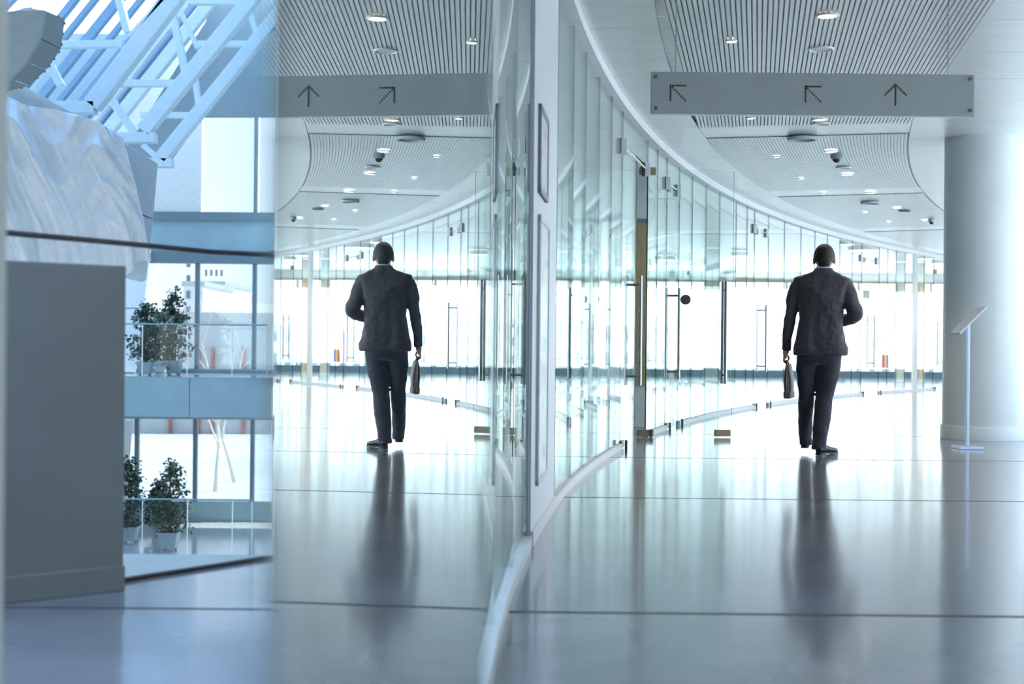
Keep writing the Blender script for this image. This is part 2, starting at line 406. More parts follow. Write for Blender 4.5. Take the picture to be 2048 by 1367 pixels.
# head rail
hr = MB()
N = 70
for i in range(N):
    a = TH0 + (TH1 - TH0) * i / N; b = TH0 + (TH1 - TH0) * (i + 1) / N
    ring_panel(a, b, -0.07, 0.06, CEIL - 0.085, CEIL - 0.002, hr)
hr.build('head_rail', M_white, wall)
gaps = sorted(doors)
def rail(a, b):
    mb = MB(); n = max(1, int((b - a) / 0.012))
    for i in range(n):
        ring_panel(a + (b - a) * i / n, a + (b - a) * (i + 1) / n, -0.02, 0.028, 0.0, 0.055, mb)
    mb.build('base_rail', M_white, wall)
prev = TH0
for a, b in sorted(gaps + [(t_panel0 - 0.001, t_panel1)]):
    rail(prev, a); prev = b
rail(prev, TH1)
GZ0, GZ1 = 0.05, CEIL - 0.08
def pane(a, b, z0=GZ0, z1=GZ1, parent=wall, name='glass_pane'):
    g = 0.004 / RW
    p, q = W(a + g), W(b - g)
    return MB().slab(p, q, 0.012, z0, z1, faces=[1, 1, 0, 1, 0, 1]).build(name, [M_gl, M_edge], parent, fix=False)
cuts = [thY(2.2), thY(3.4), thY(4.6), thY(5.8), t_panel0]
for a, b in zip(cuts, cuts[1:]): pane(a, b)
jx = [1110, 1142, 1167, 1194, 1219, 1241, None, 1292, 1312, 1331, None, 1356, 1382, 1410, 1437, 1470, 1492, 1507, None, 1535, 1567, 1600, 1628, 1653, 1678, 1703, 1722, None, 1757, 1774, 1791, 1809, 1829, 1847, 1866, None, 1893]
last = t_panel1
for x in jx:
    if x is None: last = None; continue
    t = thx(x)
    if last is not None and t > last + 1e-5: pane(last, t)
    last = t
t = last
while t < TH1 - 0.01:
    t2 = min(t + 0.022, TH1); pane(t, t2); t = t2
# bright upright of the wall in the distance
for x in (1829,):
    p = W(thx(x), 0.0); MB().slab(p - Vector((0.05, 0, 0)), p + Vector((0.05, 0, 0)), 0.1, 0.05, CEIL - 0.08).build('wall_post', M_white, wall)

# doors in the glass wall
def handle_pair(parent, pos, tangent, z0=0.565, z1=1.64, gap=0.075, r=0.019):
    h = MB(); nrm = Vector((-tangent.y, tangent.x, 0)).normalized()
    for sgn in (-1, 1):
        b = pos + nrm * gap * sgn
        h.tube([(b.x, b.y, z0), (b.x, b.y, z1)], r, 10)
    for z in (z0 + 0.09, z1 - 0.09):
        a = pos - nrm * gap; b = pos + nrm * gap
        h.tube([(a.x, a.y, z), (b.x, b.y, z)], r * 0.62, 8)
    o = h.build('door_handle', M_steel, parent); autosmooth(o); return o
LEAFZ = 2.80
for i, (a, b) in enumerate(doors):
    d = empty('door_%d' % (i + 1), W((a + b) / 2)); tag(d, kind='structure'); bpy.context.view_layer.update()
    pane(a, b, LEAFZ + 0.02, GZ1, d, 'transom_pane')
    mid = (a + b) / 2 if i != 0 else a + (b - a) * 0.52
    leafs = [(a, mid)] if i == 0 else [(a, b)]
    for (p0, p1) in leafs:
        lf = pane(p0, p1, 0.012, LEAFZ, d, 'door_leaf')
        tg = (W(p1) - W(p0)).normalized()
        hp = W(p0).lerp(W(p1), 0.9 if i == 0 else 0.55)
        handle_pair(d, hp, tg)
        for z0, z1 in ((0.01, 0.075), (LEAFZ - 0.07, LEAFZ + 0.03)):
            c = W(p0).lerp(W(p1), 0.1)
            MB().slab(c - tg * 0.08, c + tg * 0.08, 0.04, z0, z1).build('patch_fitting', M_bronze, d, bevel=0.004)
    # floor stops beside the opening and bracing arm over it
    for tt_ in (a, b):
        p = W(tt_, 0.06)
        MB().box(p.x - 0.012, p.x + 0.012, p.y - 0.012, p.y + 0.012, 0.0, 0.085).build('floor_stop', M_darksteel, d, bevel=0.003)
    if i < 4:
        za = 2.77 if i == 0 else 2.80
        pa, pb = W(a - 0.002, 0.02), W(b - 0.004, 0.02)
        for q in (pa, pb):
            MB().slab(q + Vector((-0.035, 0, 0)), q + Vector((0.035, 0, 0)), 0.05, za - 0.07, za + 0.07).build('arm_clamp', M_alum, d, bevel=0.004)
            MB().slab(q + Vector((-0.06, -0.03, 0)), q + Vector((-0.02, -0.03, 0)), 0.05, za - 0.07, za + 0.07).build('arm_clamp', M_darksteel, d)
        MB().tube([(pa.x, pa.y, za), (pb.x, pb.y, za)], 0.009, 8).build('bracing_arm', M_steel, d)
d1 = bpy.data.objects['door_1']
# the leaf that stands open into the corridor
hinge = W(doors[0][1]); free = PZ(1463, 874); free.z = 0
tg = (free - hinge).normalized()
MB().slab(hinge, free, 0.012, 0.012, LEAFZ, faces=[1, 1, 0, 1, 0, 1]).build('door_leaf', [M_gl, M_edge], d1, fix=False)
for c, z0, z1 in ((hinge, 0.01, 0.08), (free - tg * 0.1, 0.01, 0.08), (hinge, LEAFZ - 0.06, LEAFZ + 0.02)):
    MB().slab(c - tg * 0.085, c + tg * 0.085, 0.045, z0, z1).build('patch_fitting', M_bronze, d1, bevel=0.004)
handle_pair(d1, free - tg * 0.09, tg, gap=0.055, r=0.02)
cdot = hinge.lerp(free, 0.47); nn = Vector((-tg.y, tg.x, 0))
k = MB(); pc = P(1371, 599, cdot.y); k.tube([pc - nn * 0.016, pc + nn * 0.016], 0.052, 24)
k.build('marker_disc', mat('black_vinyl', (0.012, 0.012, 0.013), 0.5), d1)

# solid white wall piece with posters between the glass panes
pa, pb = W(t_panel0), W(t_panel1)
M_panel = mat('white_panel', (0.80, 0.82, 0.88), 0.4, var=0.02)
wp = empty('wall_white_pier', (pa + pb) / 2); tag(wp, kind='structure'); bpy.context.view_layer.update()
dd = (pb - pa).normalized(); rn = Vector((dd.y, -dd.x, 0))       # towards the corridor
MB().slab(pa, pb, 0.034, 0.0, CEIL - 0.085).build('pier_body', M_panel, wp)
MB().slab(pa + rn * 0.024, pb + rn * 0.024, 0.014, 0.0, 0.07).build('skirting', M_white, wp)
MB().slab(pa - rn * 0.006 - dd * 0.05, pa - rn * 0.006 - dd * 0.004, 0.03, 0.0, CEIL - 0.085).build('steel_post', mat('blue_grey_steel', (0.30, 0.37, 0.42), 0.4, 0.4), wp)

# ================================================================== OUTDOORS
M_ground = mat('pale_ground', (0.78, 0.76, 0.73), 0.9, var=0.12, scale=0.1)
MB().box(-300, 300, YA + 0.6, 500, -5.4, -5.0).build('ground_outside', M_ground)['kind'] = 'structure'
MB().box(7.4, 300, -200, 42.5, -0.45, -0.3).build('ground_courtyard', M_ground)['kind'] = 'structure'

# ================================================================== THINGS
# ---- the reflecting glass panel beside the camera
u = Vector((math.sin(0.0691), math.cos(0.0691), 0)); nrm = Vector((-u.y, u.x, 0))
base = nrm * 0.105
p0, p1 = base + u * 0.447, base + u * 1.22
gp = empty('reflective_screen', (p0 + p1) / 2); bpy.context.view_layer.update()
tag(gp, 'large frameless glass panel close to the camera mirroring the corridor and walking man', 'glass panel')
q = [p0, p1, p1 + nrm * 0.012, p0 + nrm * 0.012]
MB().hexa([(p.x, p.y, 0.03) for p in q] + [(p.x, p.y, CEIL - 0.01) for p in q], faces=[1, 1, 0, 1, 2, 2]).build('glass_pane', [M_mir, M_edge, M_glw], gp, fix=False)
MB().slab(p0 + nrm * 0.006, p1 + nrm * 0.006, 0.05, 0.0, 0.03).build('floor_channel', M_steel, gp)
MB().slab(p0 + nrm * 0.006, p1 + nrm * 0.006, 0.05, CEIL - 0.04, CEIL + 0.02).build('head_channel', M_steel, gp)

# ---- round column
cc = P(1966, 878, 15.45); cc.z = 0
col = empty('round_column', cc); bpy.context.view_layer.update()
tag(col, 'thick white round column at the right edge of the corridor', 'column')
o = MB().lathe(cc, [(0.423, 0.15), (0.423, CEIL + 0.001)], 64).build('shaft', M_column, col); autosmooth(o)
o = MB().lathe(cc, [(0.441, 0.001), (0.441, 0.135), (0.432, 0.15)], 64).build('base_ring', M_column, col); autosmooth(o)

# ---- hanging direction sign
ys = 8.95
sg = empty('direction_sign', P(1626, 228, ys)); bpy.context.view_layer.update()
tag(sg, 'long grey hanging direction sign with three dotted arrows', 'sign')
TL, BR = P(1302, 143, ys), P(1949, 231, ys)
x0, x1, zb, zt = TL.x, BR.x, (P(1302, 228, ys).z + P(1949, 232, ys).z) / 2, (P(1302, 143, ys).z + P(1949, 149, ys).z) / 2
M_sign = mat('frosted_sign_panel', (0.44, 0.49, 0.48), 0.5, var=0.03)
MB().box(x0, x1, ys, ys + 0.03, zb, zt).build('sign_panel', M_sign, sg, bevel=0.004)
MB().box(x0 + 0.02, x1 - 0.02, ys + 0.004, ys + 0.026, zb - 0.006, zb).build('light_edge', mat('clear_acrylic_edge', (0.85, 0.9, 0.88), 0.2), sg)
M_dot = mat('dark_print', (0.035, 0.03, 0.04), 0.6)
def dots(pts):
    mb = MB()
    for (dx, dz, cx, cz) in pts:
        c = Vector((cx + dx, ys - 0.0005, cz + dz)); n_ = 8; r = 0.0062
        vs = [(c.x + r * math.cos(2 * PI * k / n_), c.y, c.z + r * math.sin(2 * PI * k / n_)) for k in range(n_)]
        vs2 = [(v[0], v[1] - 0.0015, v[2]) for v in vs]
        mb.add(vs + vs2, [tuple(range(n_)), tuple(range(2 * n_ - 1, n_ - 1, -1))] + [(k, n_ + k, n_ + (k + 1) % n_, (k + 1) % n_) for k in range(n_)])
    return mb
def arrow(c, kind):
    pts = []
    if kind == 'ul':
        s = 0.092
        for k in range(8):
            f = k / 7 * s
            pts += [(f, 0, c.x, c.z), (0, -f, c.x, c.z)]
            if k: pts.append((f, -f, c.x, c.z))
    else:
        for k in range(11): pts.append((0, -k / 10 * 0.125, c.x, c.z))
        for k in range(1, 7): pts += [(-k / 6 * 0.063, -k / 6 * 0.063, c.x, c.z), (k / 6 * 0.063, -k / 6 * 0.063, c.x, c.z)]
    dots(pts).build('arrow', M_dot, sg)
arrow(P(1341, 171, ys), 'ul'); arrow(P(1611, 173, ys), 'ul'); arrow(P(1791, 169, ys), 'up')
for px, py in ((1311, 153), (1311, 216), (1940, 158), (1940, 221)):
    c = P(px, py, ys); mb = MB().tube([(c.x, ys - 0.008, c.z), (c.x, ys + 0.001, c.z)], 0.011, 14); mb.build('screw', M_bronze, sg)
for px in (1352, 1897):
    c = P(px, 140, ys); MB().tube([(c.x, ys + 0.015, zt - 0.01), (c.x, ys + 0.015, CEIL)], 0.0028, 6).build('wire', M_steel, sg)

# ---- framed posters on the white pier
def poster(px0, py0, px1, py1, name, label, seed, frame_mat):
    # the picture points are projected onto the corridor face of the pier
    off = pa + rn * 0.0172
    def hit(px, py):
        uu, vv = ray(px, py); dr = Vector((uu, 1, -vv)); tpar = (off - Vector((0, 0, EYE))).dot(rn) / dr.dot(rn)
        return Vector((0, 0, EYE)) + dr * tpar
    A, B = hit(px0, (py0[0] + py1[0]) / 2), hit(px1, (py0[1] + py1[1]) / 2)
    za, zb_ = hit(px0, py1[0]).z, hit(px0, py0[0]).z
    e = empty(name, (A + B) / 2); bpy.context.view_layer.update()
    tag(e, label, 'poster')
    a2 = A + rn * 0.016; b2 = B + rn * 0.016
    w = 0.03
    MB().slab(A + rn * 0.004, B + rn * 0.004, 0.006, za, zb_).build('backing', M_white, e)
    dirv = (B - A).normalized()
    fm = MB().slab(A + rn * 0.008, A + dirv * w + rn * 0.008, 0.016, za, zb_).slab(B - dirv * w + rn * 0.008, B + rn * 0.008, 0.016, za, zb_)
    fm.slab(A + rn * 0.008, B + rn * 0.008, 0.016, za, za + w).slab(A + rn * 0.008, B + rn * 0.008, 0.016, zb_ - w, zb_)
    fm.build('frame', frame_mat, e)
    m = bpy.data.materials.new('poster_print'); m.use_nodes = True; nd = m.node_tree.nodes; ln = m.node_tree.links
    b = nd['Principled BSDF']; b.inputs['Roughness'].default_value = 0.25
    tcx = nd.new('ShaderNodeTexCoord'); mpp = nd.new('ShaderNodeMapping'); mpp.inputs['Location'].default_value = (seed, 0, seed); mpp.inputs['Scale'].default_value = (3, 1.2, 3.5)
    nz = nd.new('ShaderNodeTexNoise'); nz.inputs['Scale'].default_value = 1.6; nz.inputs['Detail'].default_value = 5
    cr = nd.new('ShaderNodeValToRGB'); E = cr.color_ramp.elements
    E[0].position = 0.3; E[0].color = (0.45, 0.55, 0.60, 1); E[1].position = 0.68; E[1].color = (0.75, 0.45, 0.36, 1)
    x = cr.color_ramp.elements.new(0.42); x.color = (0.85, 0.88, 0.88, 1); x = cr.color_ramp.elements.new(0.58); x.color = (0.88, 0.88, 0.86, 1)
    ln.new(tcx.outputs['Object'], mpp.inputs[0]); ln.new(mpp.outputs[0], nz.inputs['Vector']); ln.new(nz.outputs['Fac'], cr.inputs[0]); ln.new(cr.outputs[0], b.inputs['Base Color'])
    MB().slab(A + dirv * w + rn * 0.009, B - dirv * w + rn * 0.009, 0.004, za + w, zb_ - w).build('print', m, e)
poster(1076, (205, 215), 1092, (385, 372), 'framed_poster', 'small dark framed poster high on the white wall pier', 2.3, mat('grey_frame', (0.30, 0.31, 0.38), 0.4))
poster(1073, (425, 436), 1092, (968, 905), 'framed_poster', 'tall colourful poster low on the white wall pier', 5.7, mat('pale_frame', (0.72, 0.73, 0.80), 0.4))

# ---- slim information stand before the column
bs = PZ(1934, 897); 
st = empty('information_stand', bs); bpy.context.view_layer.update()
tag(st, 'slim pale metal stand with tilted panel in front of the column', 'stand')
M_st = mat('blue_silver_metal', (0.50, 0.60, 0.78), 0.35, 0.5, var=0.03)
MB().box(bs.x - 0.115, bs.x + 0.115, bs.y - 0.13, bs.y + 0.13, 0.0, 0.03).build('base_plate', M_st, st, bevel=0.004)
zt_ = P(1938, 641, bs.y).z
MB().box(bs.x - 0.014, bs.x + 0.014, bs.y - 0.02, bs.y + 0.02, 0.03, zt_).build('pole', M_st, st, bevel=0.003)
a, b = P(1910, 667, bs.y), P(1963, 615, bs.y)
dv = (b - a).normalized(); un = Vector((-dv.z, 0, dv.x))
mb = MB(); q = [a - un * 0.009, b - un * 0.009, b + un * 0.009, a + un * 0.009]
mb.hexa([(p.x, bs.y - 0.15, p.z) for p in q] + [(p.x, bs.y + 0.15, p.z) for p in q])
mb.build('tilted_panel', mat('stand_panel', (0.55, 0.58, 0.64), 0.3, 0.4), st, bevel=0.003)
cpt = a.lerp(b, 0.5)
MB().tube([(bs.x, bs.y, zt_ - 0.03), (cpt.x + 0.01, bs.y, cpt.z - 0.005)], 0.014, 10).build('bracket', M_st, st)

# ---- ceiling fittings
M_trim = mat('lamp_trim', (0.78, 0.80, 0.80), 0.35)
M_warm = mat('warm_lamp', (1, 0.85, 0.65), 0.4, emit=(1.0, 0.74, 0.48, 1.7))
M_cool = mat('lit_lamp', (1, 1, 1), 0.4, emit=(1.0, 0.96, 0.9, 2.2))
M_grey = mat('grey_disc', (0.42, 0.48, 0.52), 0.5)
M_darkd = mat('dark_disc', (0.14, 0.17, 0.17), 0.6)
M_opal = mat('opal_disc', (0.66, 0.70, 0.70), 0.4)
def fitting(px, py, w, kind, label, z=CEIL - 0.019, cat='ceiling light', group=None):
    c = PZ(px, py, z); r = w / 2 / FPX * c.y
    nm = {'warm': 'downlight', 'lit': 'downlight', 'opal': 'ceiling_speaker', 'grey': 'air_diffuser', 'dark': 'air_diffuser'}[kind]
    cat = {'warm': 'downlight', 'lit': 'downlight', 'opal': 'speaker', 'grey': 'air vent', 'dark': 'air vent'}[kind]
    e = empty(nm, c); bpy.context.view_layer.update(); tag(e, label, cat, group)
    z0 = -0.012 if kind != 'grey' else -0.03
    n_ = 28
    mb = MB(); o_ = [(r, 0.0), (r, z0 * 0.6), (r * 0.96, z0), (r * 0.84, z0), (r * 0.80, z0 * 0.2)]
    for i in range(len(o_) - 1):
        for k in range(n_):
            t0, t1 = 2 * PI * k / n_, 2 * PI * (k + 1) / n_
            (ra, za), (rb, zb_) = o_[i], o_[i + 1]
            mb.add([c + Vector((ra * math.cos(t0), ra * math.sin(t0), za)), c + Vector((ra * math.cos(t1), ra * math.sin(t1), za)),
                    c + Vector((rb * math.cos(t1), rb * math.sin(t1), zb_)), c + Vector((rb * math.cos(t0), rb * math.sin(t0), zb_))], [(0, 1, 2, 3)])
    mb.build('trim_ring', M_trim if kind not in ('grey', 'dark') else (M_grey if kind == 'grey' else M_darkd), e)
    f = {'warm': M_warm, 'lit': M_cool, 'opal': M_opal, 'grey': M_grey, 'dark': M_darkd}[kind]
    MB().lathe(c, [(r * 0.82, z0 * 0.5), (r * 0.82, z0 * 0.5 + 0.004)], n_).build('lens' if kind in ('warm', 'lit') else 'cover', f, e)
    if kind in ('warm',):
        ld = bpy.data.lights.new('lamp_glow', 'SPOT'); ld.energy = 45; ld.color = (1.0, 0.82, 0.62); ld.spot_size = math.radians(110); ld.spot_blend = 0.6; ld.shadow_soft_size = 0.06
        lo = bpy.data.objects.new('lamp_glow', ld); COL.objects.link(lo); lo.location = (0, 0, -0.05); lo.parent = e
F = [
 (1655, 30, 46, 'warm', 'warm glowing round downlight in the slatted ceiling, nearest the camera'),
 (1642, 97, 52, 'opal', 'round pale ceiling speaker between the arrow sign and nearest warm downlight'),
 (1463, 81, 24, 'lit', 'small round downlight in the slatted ceiling above the arrow sign'),
 (1640, 238, 31, 'warm', 'warm round downlight just under the lower edge of the arrow sign'),
 (1641, 247, 38, 'opal', 'round pale ceiling speaker just behind the warm downlight under the sign'),
 (1501, 235, 17, 'lit', 'small downlight just below the left half of the arrow sign'),
 (1604, 275, 60, 'grey', 'large blue-grey round air diffuser on the ceiling below the sign'),
 (1662, 302, 28, 'lit', 'round downlight directly in front of the ceiling camera dome'),
 (1553, 313, 15, 'lit', 'tiny downlight left of the ceiling camera, below the blue-grey diffuser'),
 (1687, 335, 32, 'opal', 'pale round ceiling speaker just behind the ceiling camera dome'),
 (1694, 348, 26, 'lit', 'round downlight just behind the speaker beyond the ceiling camera'),
 (1602, 357, 13, 'lit', 'tiny downlight midway down the corridor, left of centre'),
 (1646, 386, 13, 'lit', 'tiny downlight left of the oval downlight far down the corridor'),
 (1741, 385, 23, 'lit', 'round downlight in front of the dark far air diffuser'),
 (1740, 404, 38, 'grey', 'grey round air diffuser far down the corridor ceiling above the man'),
 (1730, 424, 12, 'lit', 'tiny downlight just beyond the far grey diffuser'),
 (1793, 415, 18, 'lit', 'downlight beside the small dark diffuser near the column'),
 (1809, 421, 24, 'dark', 'small dark round vent on the ceiling near the column'),
 (1777, 443, 11, 'lit', 'tiny far downlight close to the curved ceiling edge above the man'),
 (1849, 440, 16, 'lit', 'downlight beside the farthest ceiling camera next to the column'),
]
for a in F: fitting(*a)
def dome(px, py, w, label):
    c = PZ(px, py, CEIL - 0.06); c.z = CEIL; r = w / 2 / FPX * c.y
    e = empty('dome_camera', c); bpy.context.view_layer.update(); tag(e, label, 'camera')
    o = MB().lathe(c, [(r * 0.95, 0.0), (r, -0.012), (r, -0.045), (r * 0.75, -0.062)], 24).build('housing', mat('blue_grey_plastic', (0.30, 0.38, 0.44), 0.35), e); autosmooth(o)
    o = MB().lathe(c, [(r * 0.72, -0.055), (r * 0.66, -0.075), (r * 0.4, -0.095), (r * 0.05, -0.102)], 24).build('dome_cover', mat('dark_dome', (0.03, 0.035, 0.04), 0.1), e, smooth=True)
dome(1673, 318, 24, 'dark domed security camera on the ceiling behind the arrow sign')
dome(1863, 444, 13, 'tiny security camera on the ceiling beside the column top')

# ---- things in the hall behind the glass
def post(px, Z, w, d, name, label, m, z1=CEIL, cat='post'):
    c = P(px, 740, Z); c.z = 0
    e = empty(name, c); bpy.context.view_layer.update(); tag(e, label, cat)
    MB().box(c.x - w / 2, c.x + w / 2, Z - d / 2, Z + d / 2, 0.12, z1).build('shaft', m, e, bevel=0.01)
    MB().box(c.x - w / 2 - 0.02, c.x + w / 2 + 0.02, Z - d / 2 - 0.02, Z + d / 2 + 0.02, 0.0, 0.12).build('base', M_sill, e, bevel=0.005)
    return e
M_hpost = mat('hall_post_paint', (0.60, 0.64, 0.64), 0.5)
post(1799, 37.5, 0.20, 0.25, 'square_post', 'grey square post behind the glass, left of the bright glass wall upright', M_hpost)
post(1841, 37.5, 0.14, 0.2, 'square_post', 'beige square post behind the glass next to the round column', mat('beige_paint', (0.62, 0.54, 0.36), 0.6))
post(1421, 33.0, 0.30, 0.3, 'square_post', 'grey square post behind the open glass door leaf', M_hpost)
post(1228, 30.0, 0.22, 0.3, 'square_post', 'pale square post deep behind the glass left of the tan panel', M_hpost)
post(1180, 24.0, 0.30, 0.3, 'square_post', 'grey green square post behind the glass beside the white wall pier', mat('green_grey_paint', (0.36, 0.46, 0.44), 0.5))
# tan panel post beside the first door
Zp = 17.0; c = P(1281, 800, Zp); c.z = 0
e = empty('panelled_post', c); bpy.context.view_layer.update(); tag(e, 'narrow tan wooden panel on a white post behind the first glass door', 'post')
MB().box(c.x - 0.07, c.x + 0.07, Zp, Zp + 0.3, 0.0, CEIL).build('shaft', M_white, e, bevel=0.004)
MB().box(c.x - 0.066, c.x + 0.066, Zp - 0.02, Zp + 0.0, P(1281, 772, Zp).z, P(1281, 440, Zp).z).build('tan_panel', mat('tan_wood', (0.55, 0.40, 0.22), 0.5, var=0.15, stretch=(8, 8, 1)), e)
MB().box(c.x - 0.07, c.x + 0.07, Zp - 0.03, Zp, P(1281, 446, Zp).z, P(1281, 438, Zp).z).build('rail_strip', M_steel, e)
# exit signs
def exit_sign(px, py, Z, w, h, label):
    c = P(px, py, Z); e = empty('exit_sign', c); bpy.context.view_layer.update(); tag(e, label, 'sign')
    sc = Z / FPX; w, h = w * sc, h * sc
    MB().box(c.x - w / 2, c.x + w / 2, Z, Z + 0.05, c.z - h / 2, c.z + h / 2).build('sign_box', mat('green_sign', (0.05, 0.55, 0.25), 0.4, emit=(0.12, 0.75, 0.38, 0.8)), e, bevel=0.004)
    MB().box(c.x - w / 2 - 0.01, c.x + w / 2 + 0.01, Z - 0.005, Z + 0.055, c.z + h / 2, c.z + h / 2 + 0.03).build('housing', M_white, e)
    # white running figure and arrow bars
    mb = MB(); y = Z - 0.003
    for (ax_, az_, bx_, bz_, t_) in ((-.28, .12, -.12, .16, .07), (-.2, .14, -.2, -.1, .09), (-.2, -.1, -.32, -.34, .07), (-.2, -.1, -.06, -.32, .07), (.05, 0, .38, 0, .09), (.25, .16, .4, 0, .08), (.25, -.16, .4, 0, .08)):
        mb.beam((c.x + ax_ * w, y, c.z + az_ * h), (c.x + bx_ * w, y, c.z + bz_ * h), 0.004, t_ * h, up=(0, 1, 0))
    mb.build('pictogram', M_white, e)
    MB().tube([(c.x, Z + 0.025, c.z + h / 2 + 0.03), (c.x, Z + 0.025, CEIL)], 0.006, 6).build('hanger', M_steel, e)
exit_sign(1618, 458, 30.0, 13, 20, 'small green exit sign above and left of the man behind the glass')
exit_sign(1871, 512, 38.5, 13, 13, 'small green exit sign next to the round column behind the glass')
# ring lamps of the hall
def ring_lamp(px, py, w, label):
    z = CEIL - 0.10; c = PZ(px, py, z); r = w / 2 / FPX * c.y
    e = empty('ring_lamp', c); bpy.context.view_layer.update(); tag(e, label, 'ceiling lamp')
    o = MB().lathe(c, [(r * 0.97, 0.0), (r, 0.02), (r, 0.09)], 36).build('shade', M_white, e); autosmooth(o)
    MB().lathe(c, [(r * 0.95, -0.006), (r * 0.96, 0.0)], 36).build('diffuser', M_cool, e)
    ld = bpy.data.lights.new('lamp_glow', 'SPOT'); ld.energy = 150; ld.color = (1.0, 0.84, 0.62); ld.spot_size = math.radians(160); ld.spot_blend = 0.5; ld.shadow_soft_size = 0.25
    lo = bpy.data.objects.new('lamp_glow', ld); COL.objects.link(lo); lo.location = (0, 0, -0.05); lo.parent = e
ring_lamp(1330, 520, 40, 'round lamp deep behind the glass beside the tan panel')
ring_lamp(1480, 512, 36, 'round lamp behind the glass left of the walking man')
ring_lamp(1693, 489, 28, 'small flat round lamp right of the man behind the glass')
ring_lamp(1727, 501, 62, 'wide flat round lamp right of the man behind the glass')
ring_lamp(1847, 518, 34, 'round lamp between bright upright and round column behind the glass')
ring_lamp(1876, 527, 26, 'round lamp touching the outline of the round column behind the glass')
# notices on the glass
def notice(px0, py0, px1, py1, Z, m, name, label):
    a, b = P(px0, py1, Z), P(px1, py0, Z)
    e = MB().box(a.x, b.x, Z, Z + 0.008, a.z, b.z).build(name, m); tag(e, label, 'notice'); return e
th = thx(1730); Zn = W(th).y + 0.5
def small_notice(px0, py0, px1, py1, label, cols):
    t_ = thx((px0 + px1) / 2); c = W(t_, 0.012); Z = c.y
    uu = (W(t_ + 0.002) - W(t_)).normalized()
    za, zb_ = P(px0, py1, Z).z, P(px0, py0, Z).z; wd_ = (px1 - px0) / FPX * Z / abs(uu.x * 1.0 - uu.y * (px0 - 1024) / FPX) / 2
    e = empty('paper_notice', (c.x, c.y, za)); bpy.context.view_layer.update(); tag(e, label, 'notice')
    n_ = len(cols)
    for i, m in enumerate(cols):
        a = c - uu * wd_ + uu * 2 * wd_ * i / n_; b = c - uu * wd_ + uu * 2 * wd_ * (i + 1) / n_
        MB().slab(a, b, 0.004, za, zb_).build('sheet' if n_ == 1 else 'stripe', m, e)
small_notice(1724, 580, 1737, 596, 'small grey square notice on the glass right of the man', [mat('grey_green_paper', (0.42, 0.46, 0.38), 0.7)])
small_notice(1764, 709, 1776, 735, 'small striped red and yellow leaflet low on the glass', [mat('red_paper', (0.75, 0.10, 0.10), 0.6), mat('yellow_paper', (0.85, 0.65, 0.1), 0.6), mat('blue_paper', (0.15, 0.25, 0.6), 0.6)])

# ---- near left: white jamb, parapet, handrail
def PF3(x, y, Z): return P(x, y, Z)
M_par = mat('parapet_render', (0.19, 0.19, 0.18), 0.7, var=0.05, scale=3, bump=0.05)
a, b = PZ(8, 1207), PZ(249, 1180); a.z = b.z = 0
dirp = (b - a).normalized(); a0 = a - dirp * 1.6
par = empty('parapet', (a0 + b) / 2); bpy.context.view_layer.update()
tag(par, 'grey parapet block with plinth and vertical end at the left', 'parapet')
nl = Vector((-dirp.y, dirp.x, 0)) * 0.11
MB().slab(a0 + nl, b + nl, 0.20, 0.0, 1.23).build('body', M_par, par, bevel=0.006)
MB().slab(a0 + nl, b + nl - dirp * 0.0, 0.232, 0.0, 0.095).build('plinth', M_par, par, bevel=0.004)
hp = [P(-150, 458, 4.9), P(0, 468, 5.2), P(150, 476, 5.5), P(300, 490, 5.86), P(420, 503, 6.2), Vector((LB * YE + 0.01, YE, 1.33))]
hrl = empty('handrail', (b.x, b.y, 0.0)); bpy.context.view_layer.update(); tag(hrl, 'thin dark handrail running above the grey parapet', 'handrail')
o = MB().tube([(p.x, p.y, 1.33) for p in hp], 0.011, 10).build('rail', mat('dark_brown_metal', (0.035, 0.03, 0.04), 0.4, 0.4), hrl); autosmooth(o)
MB().tube([(hp[0].x, hp[0].y, 1.20), (hp[0].x, hp[0].y, 1.325)], 0.007, 8).build('baluster', MAT['dark_brown_metal'], hrl)
MB().tube([(LB * YE - 0.012, YE - 0.004, 1.33), (LB * YE + 0.03, YE - 0.004, 1.33)], 0.022, 10).build('end_rosette', MAT['dark_brown_metal'], hrl)
jb = P(13, 700, 2.75)
jm = empty('white_jamb', (jb.x - 0.2, 2.6, 0)); bpy.context.view_layer.update(); tag(jm, 'blurred white jamb at the left picture edge', 'jamb')
MB().box(jb.x - 0.4, jb.x, 2.6, 2.75, 0.08, CEIL).build('post', mat('cream_paint', (0.72, 0.70, 0.64), 0.5), jm, bevel=0.006)
MB().box(jb.x - 0.4, jb.x + 0.004, 2.595, 2.755, 0.0, 0.08).build('plinth', M_white, jm)

# ---- atrium balustrades
def balustrade(z, Yb, label):
    e = empty('glass_balustrade', (-10, Yb, z)); bpy.context.view_layer.update(); tag(e, label, 'balustrade')
    xs_ = [-17.8] + [P(x, 1000 if z < 0 else 650, Yb).x for x in (285, 375, 465)] + [-6.75]
    for a_, b_ in zip(xs_, xs_[1:]):
        MB().box(a_ + 0.012, b_ - 0.012, Yb, Yb + 0.012, z + 0.02, z + 1.42).build('glass_pane', M_bal, e)
    for x in xs_:
        MB().box(x - 0.011, x + 0.011, Yb - 0.002, Yb + 0.014, z, z + 1.42).build('joint_strip', M_white, e)
    MB().tube([(-17.8, Yb, z + 1.45), (-6.75, Yb, z + 1.45)], 0.022, 8).build('top_rail', M_fac, e)
balustrade(0.0, 40.06, 'glass balustrade with thin rail on the upper gallery before the plants')
balustrade(Z_LOW, 37.9, 'glass balustrade with thin rail on the lower floor before the plants')

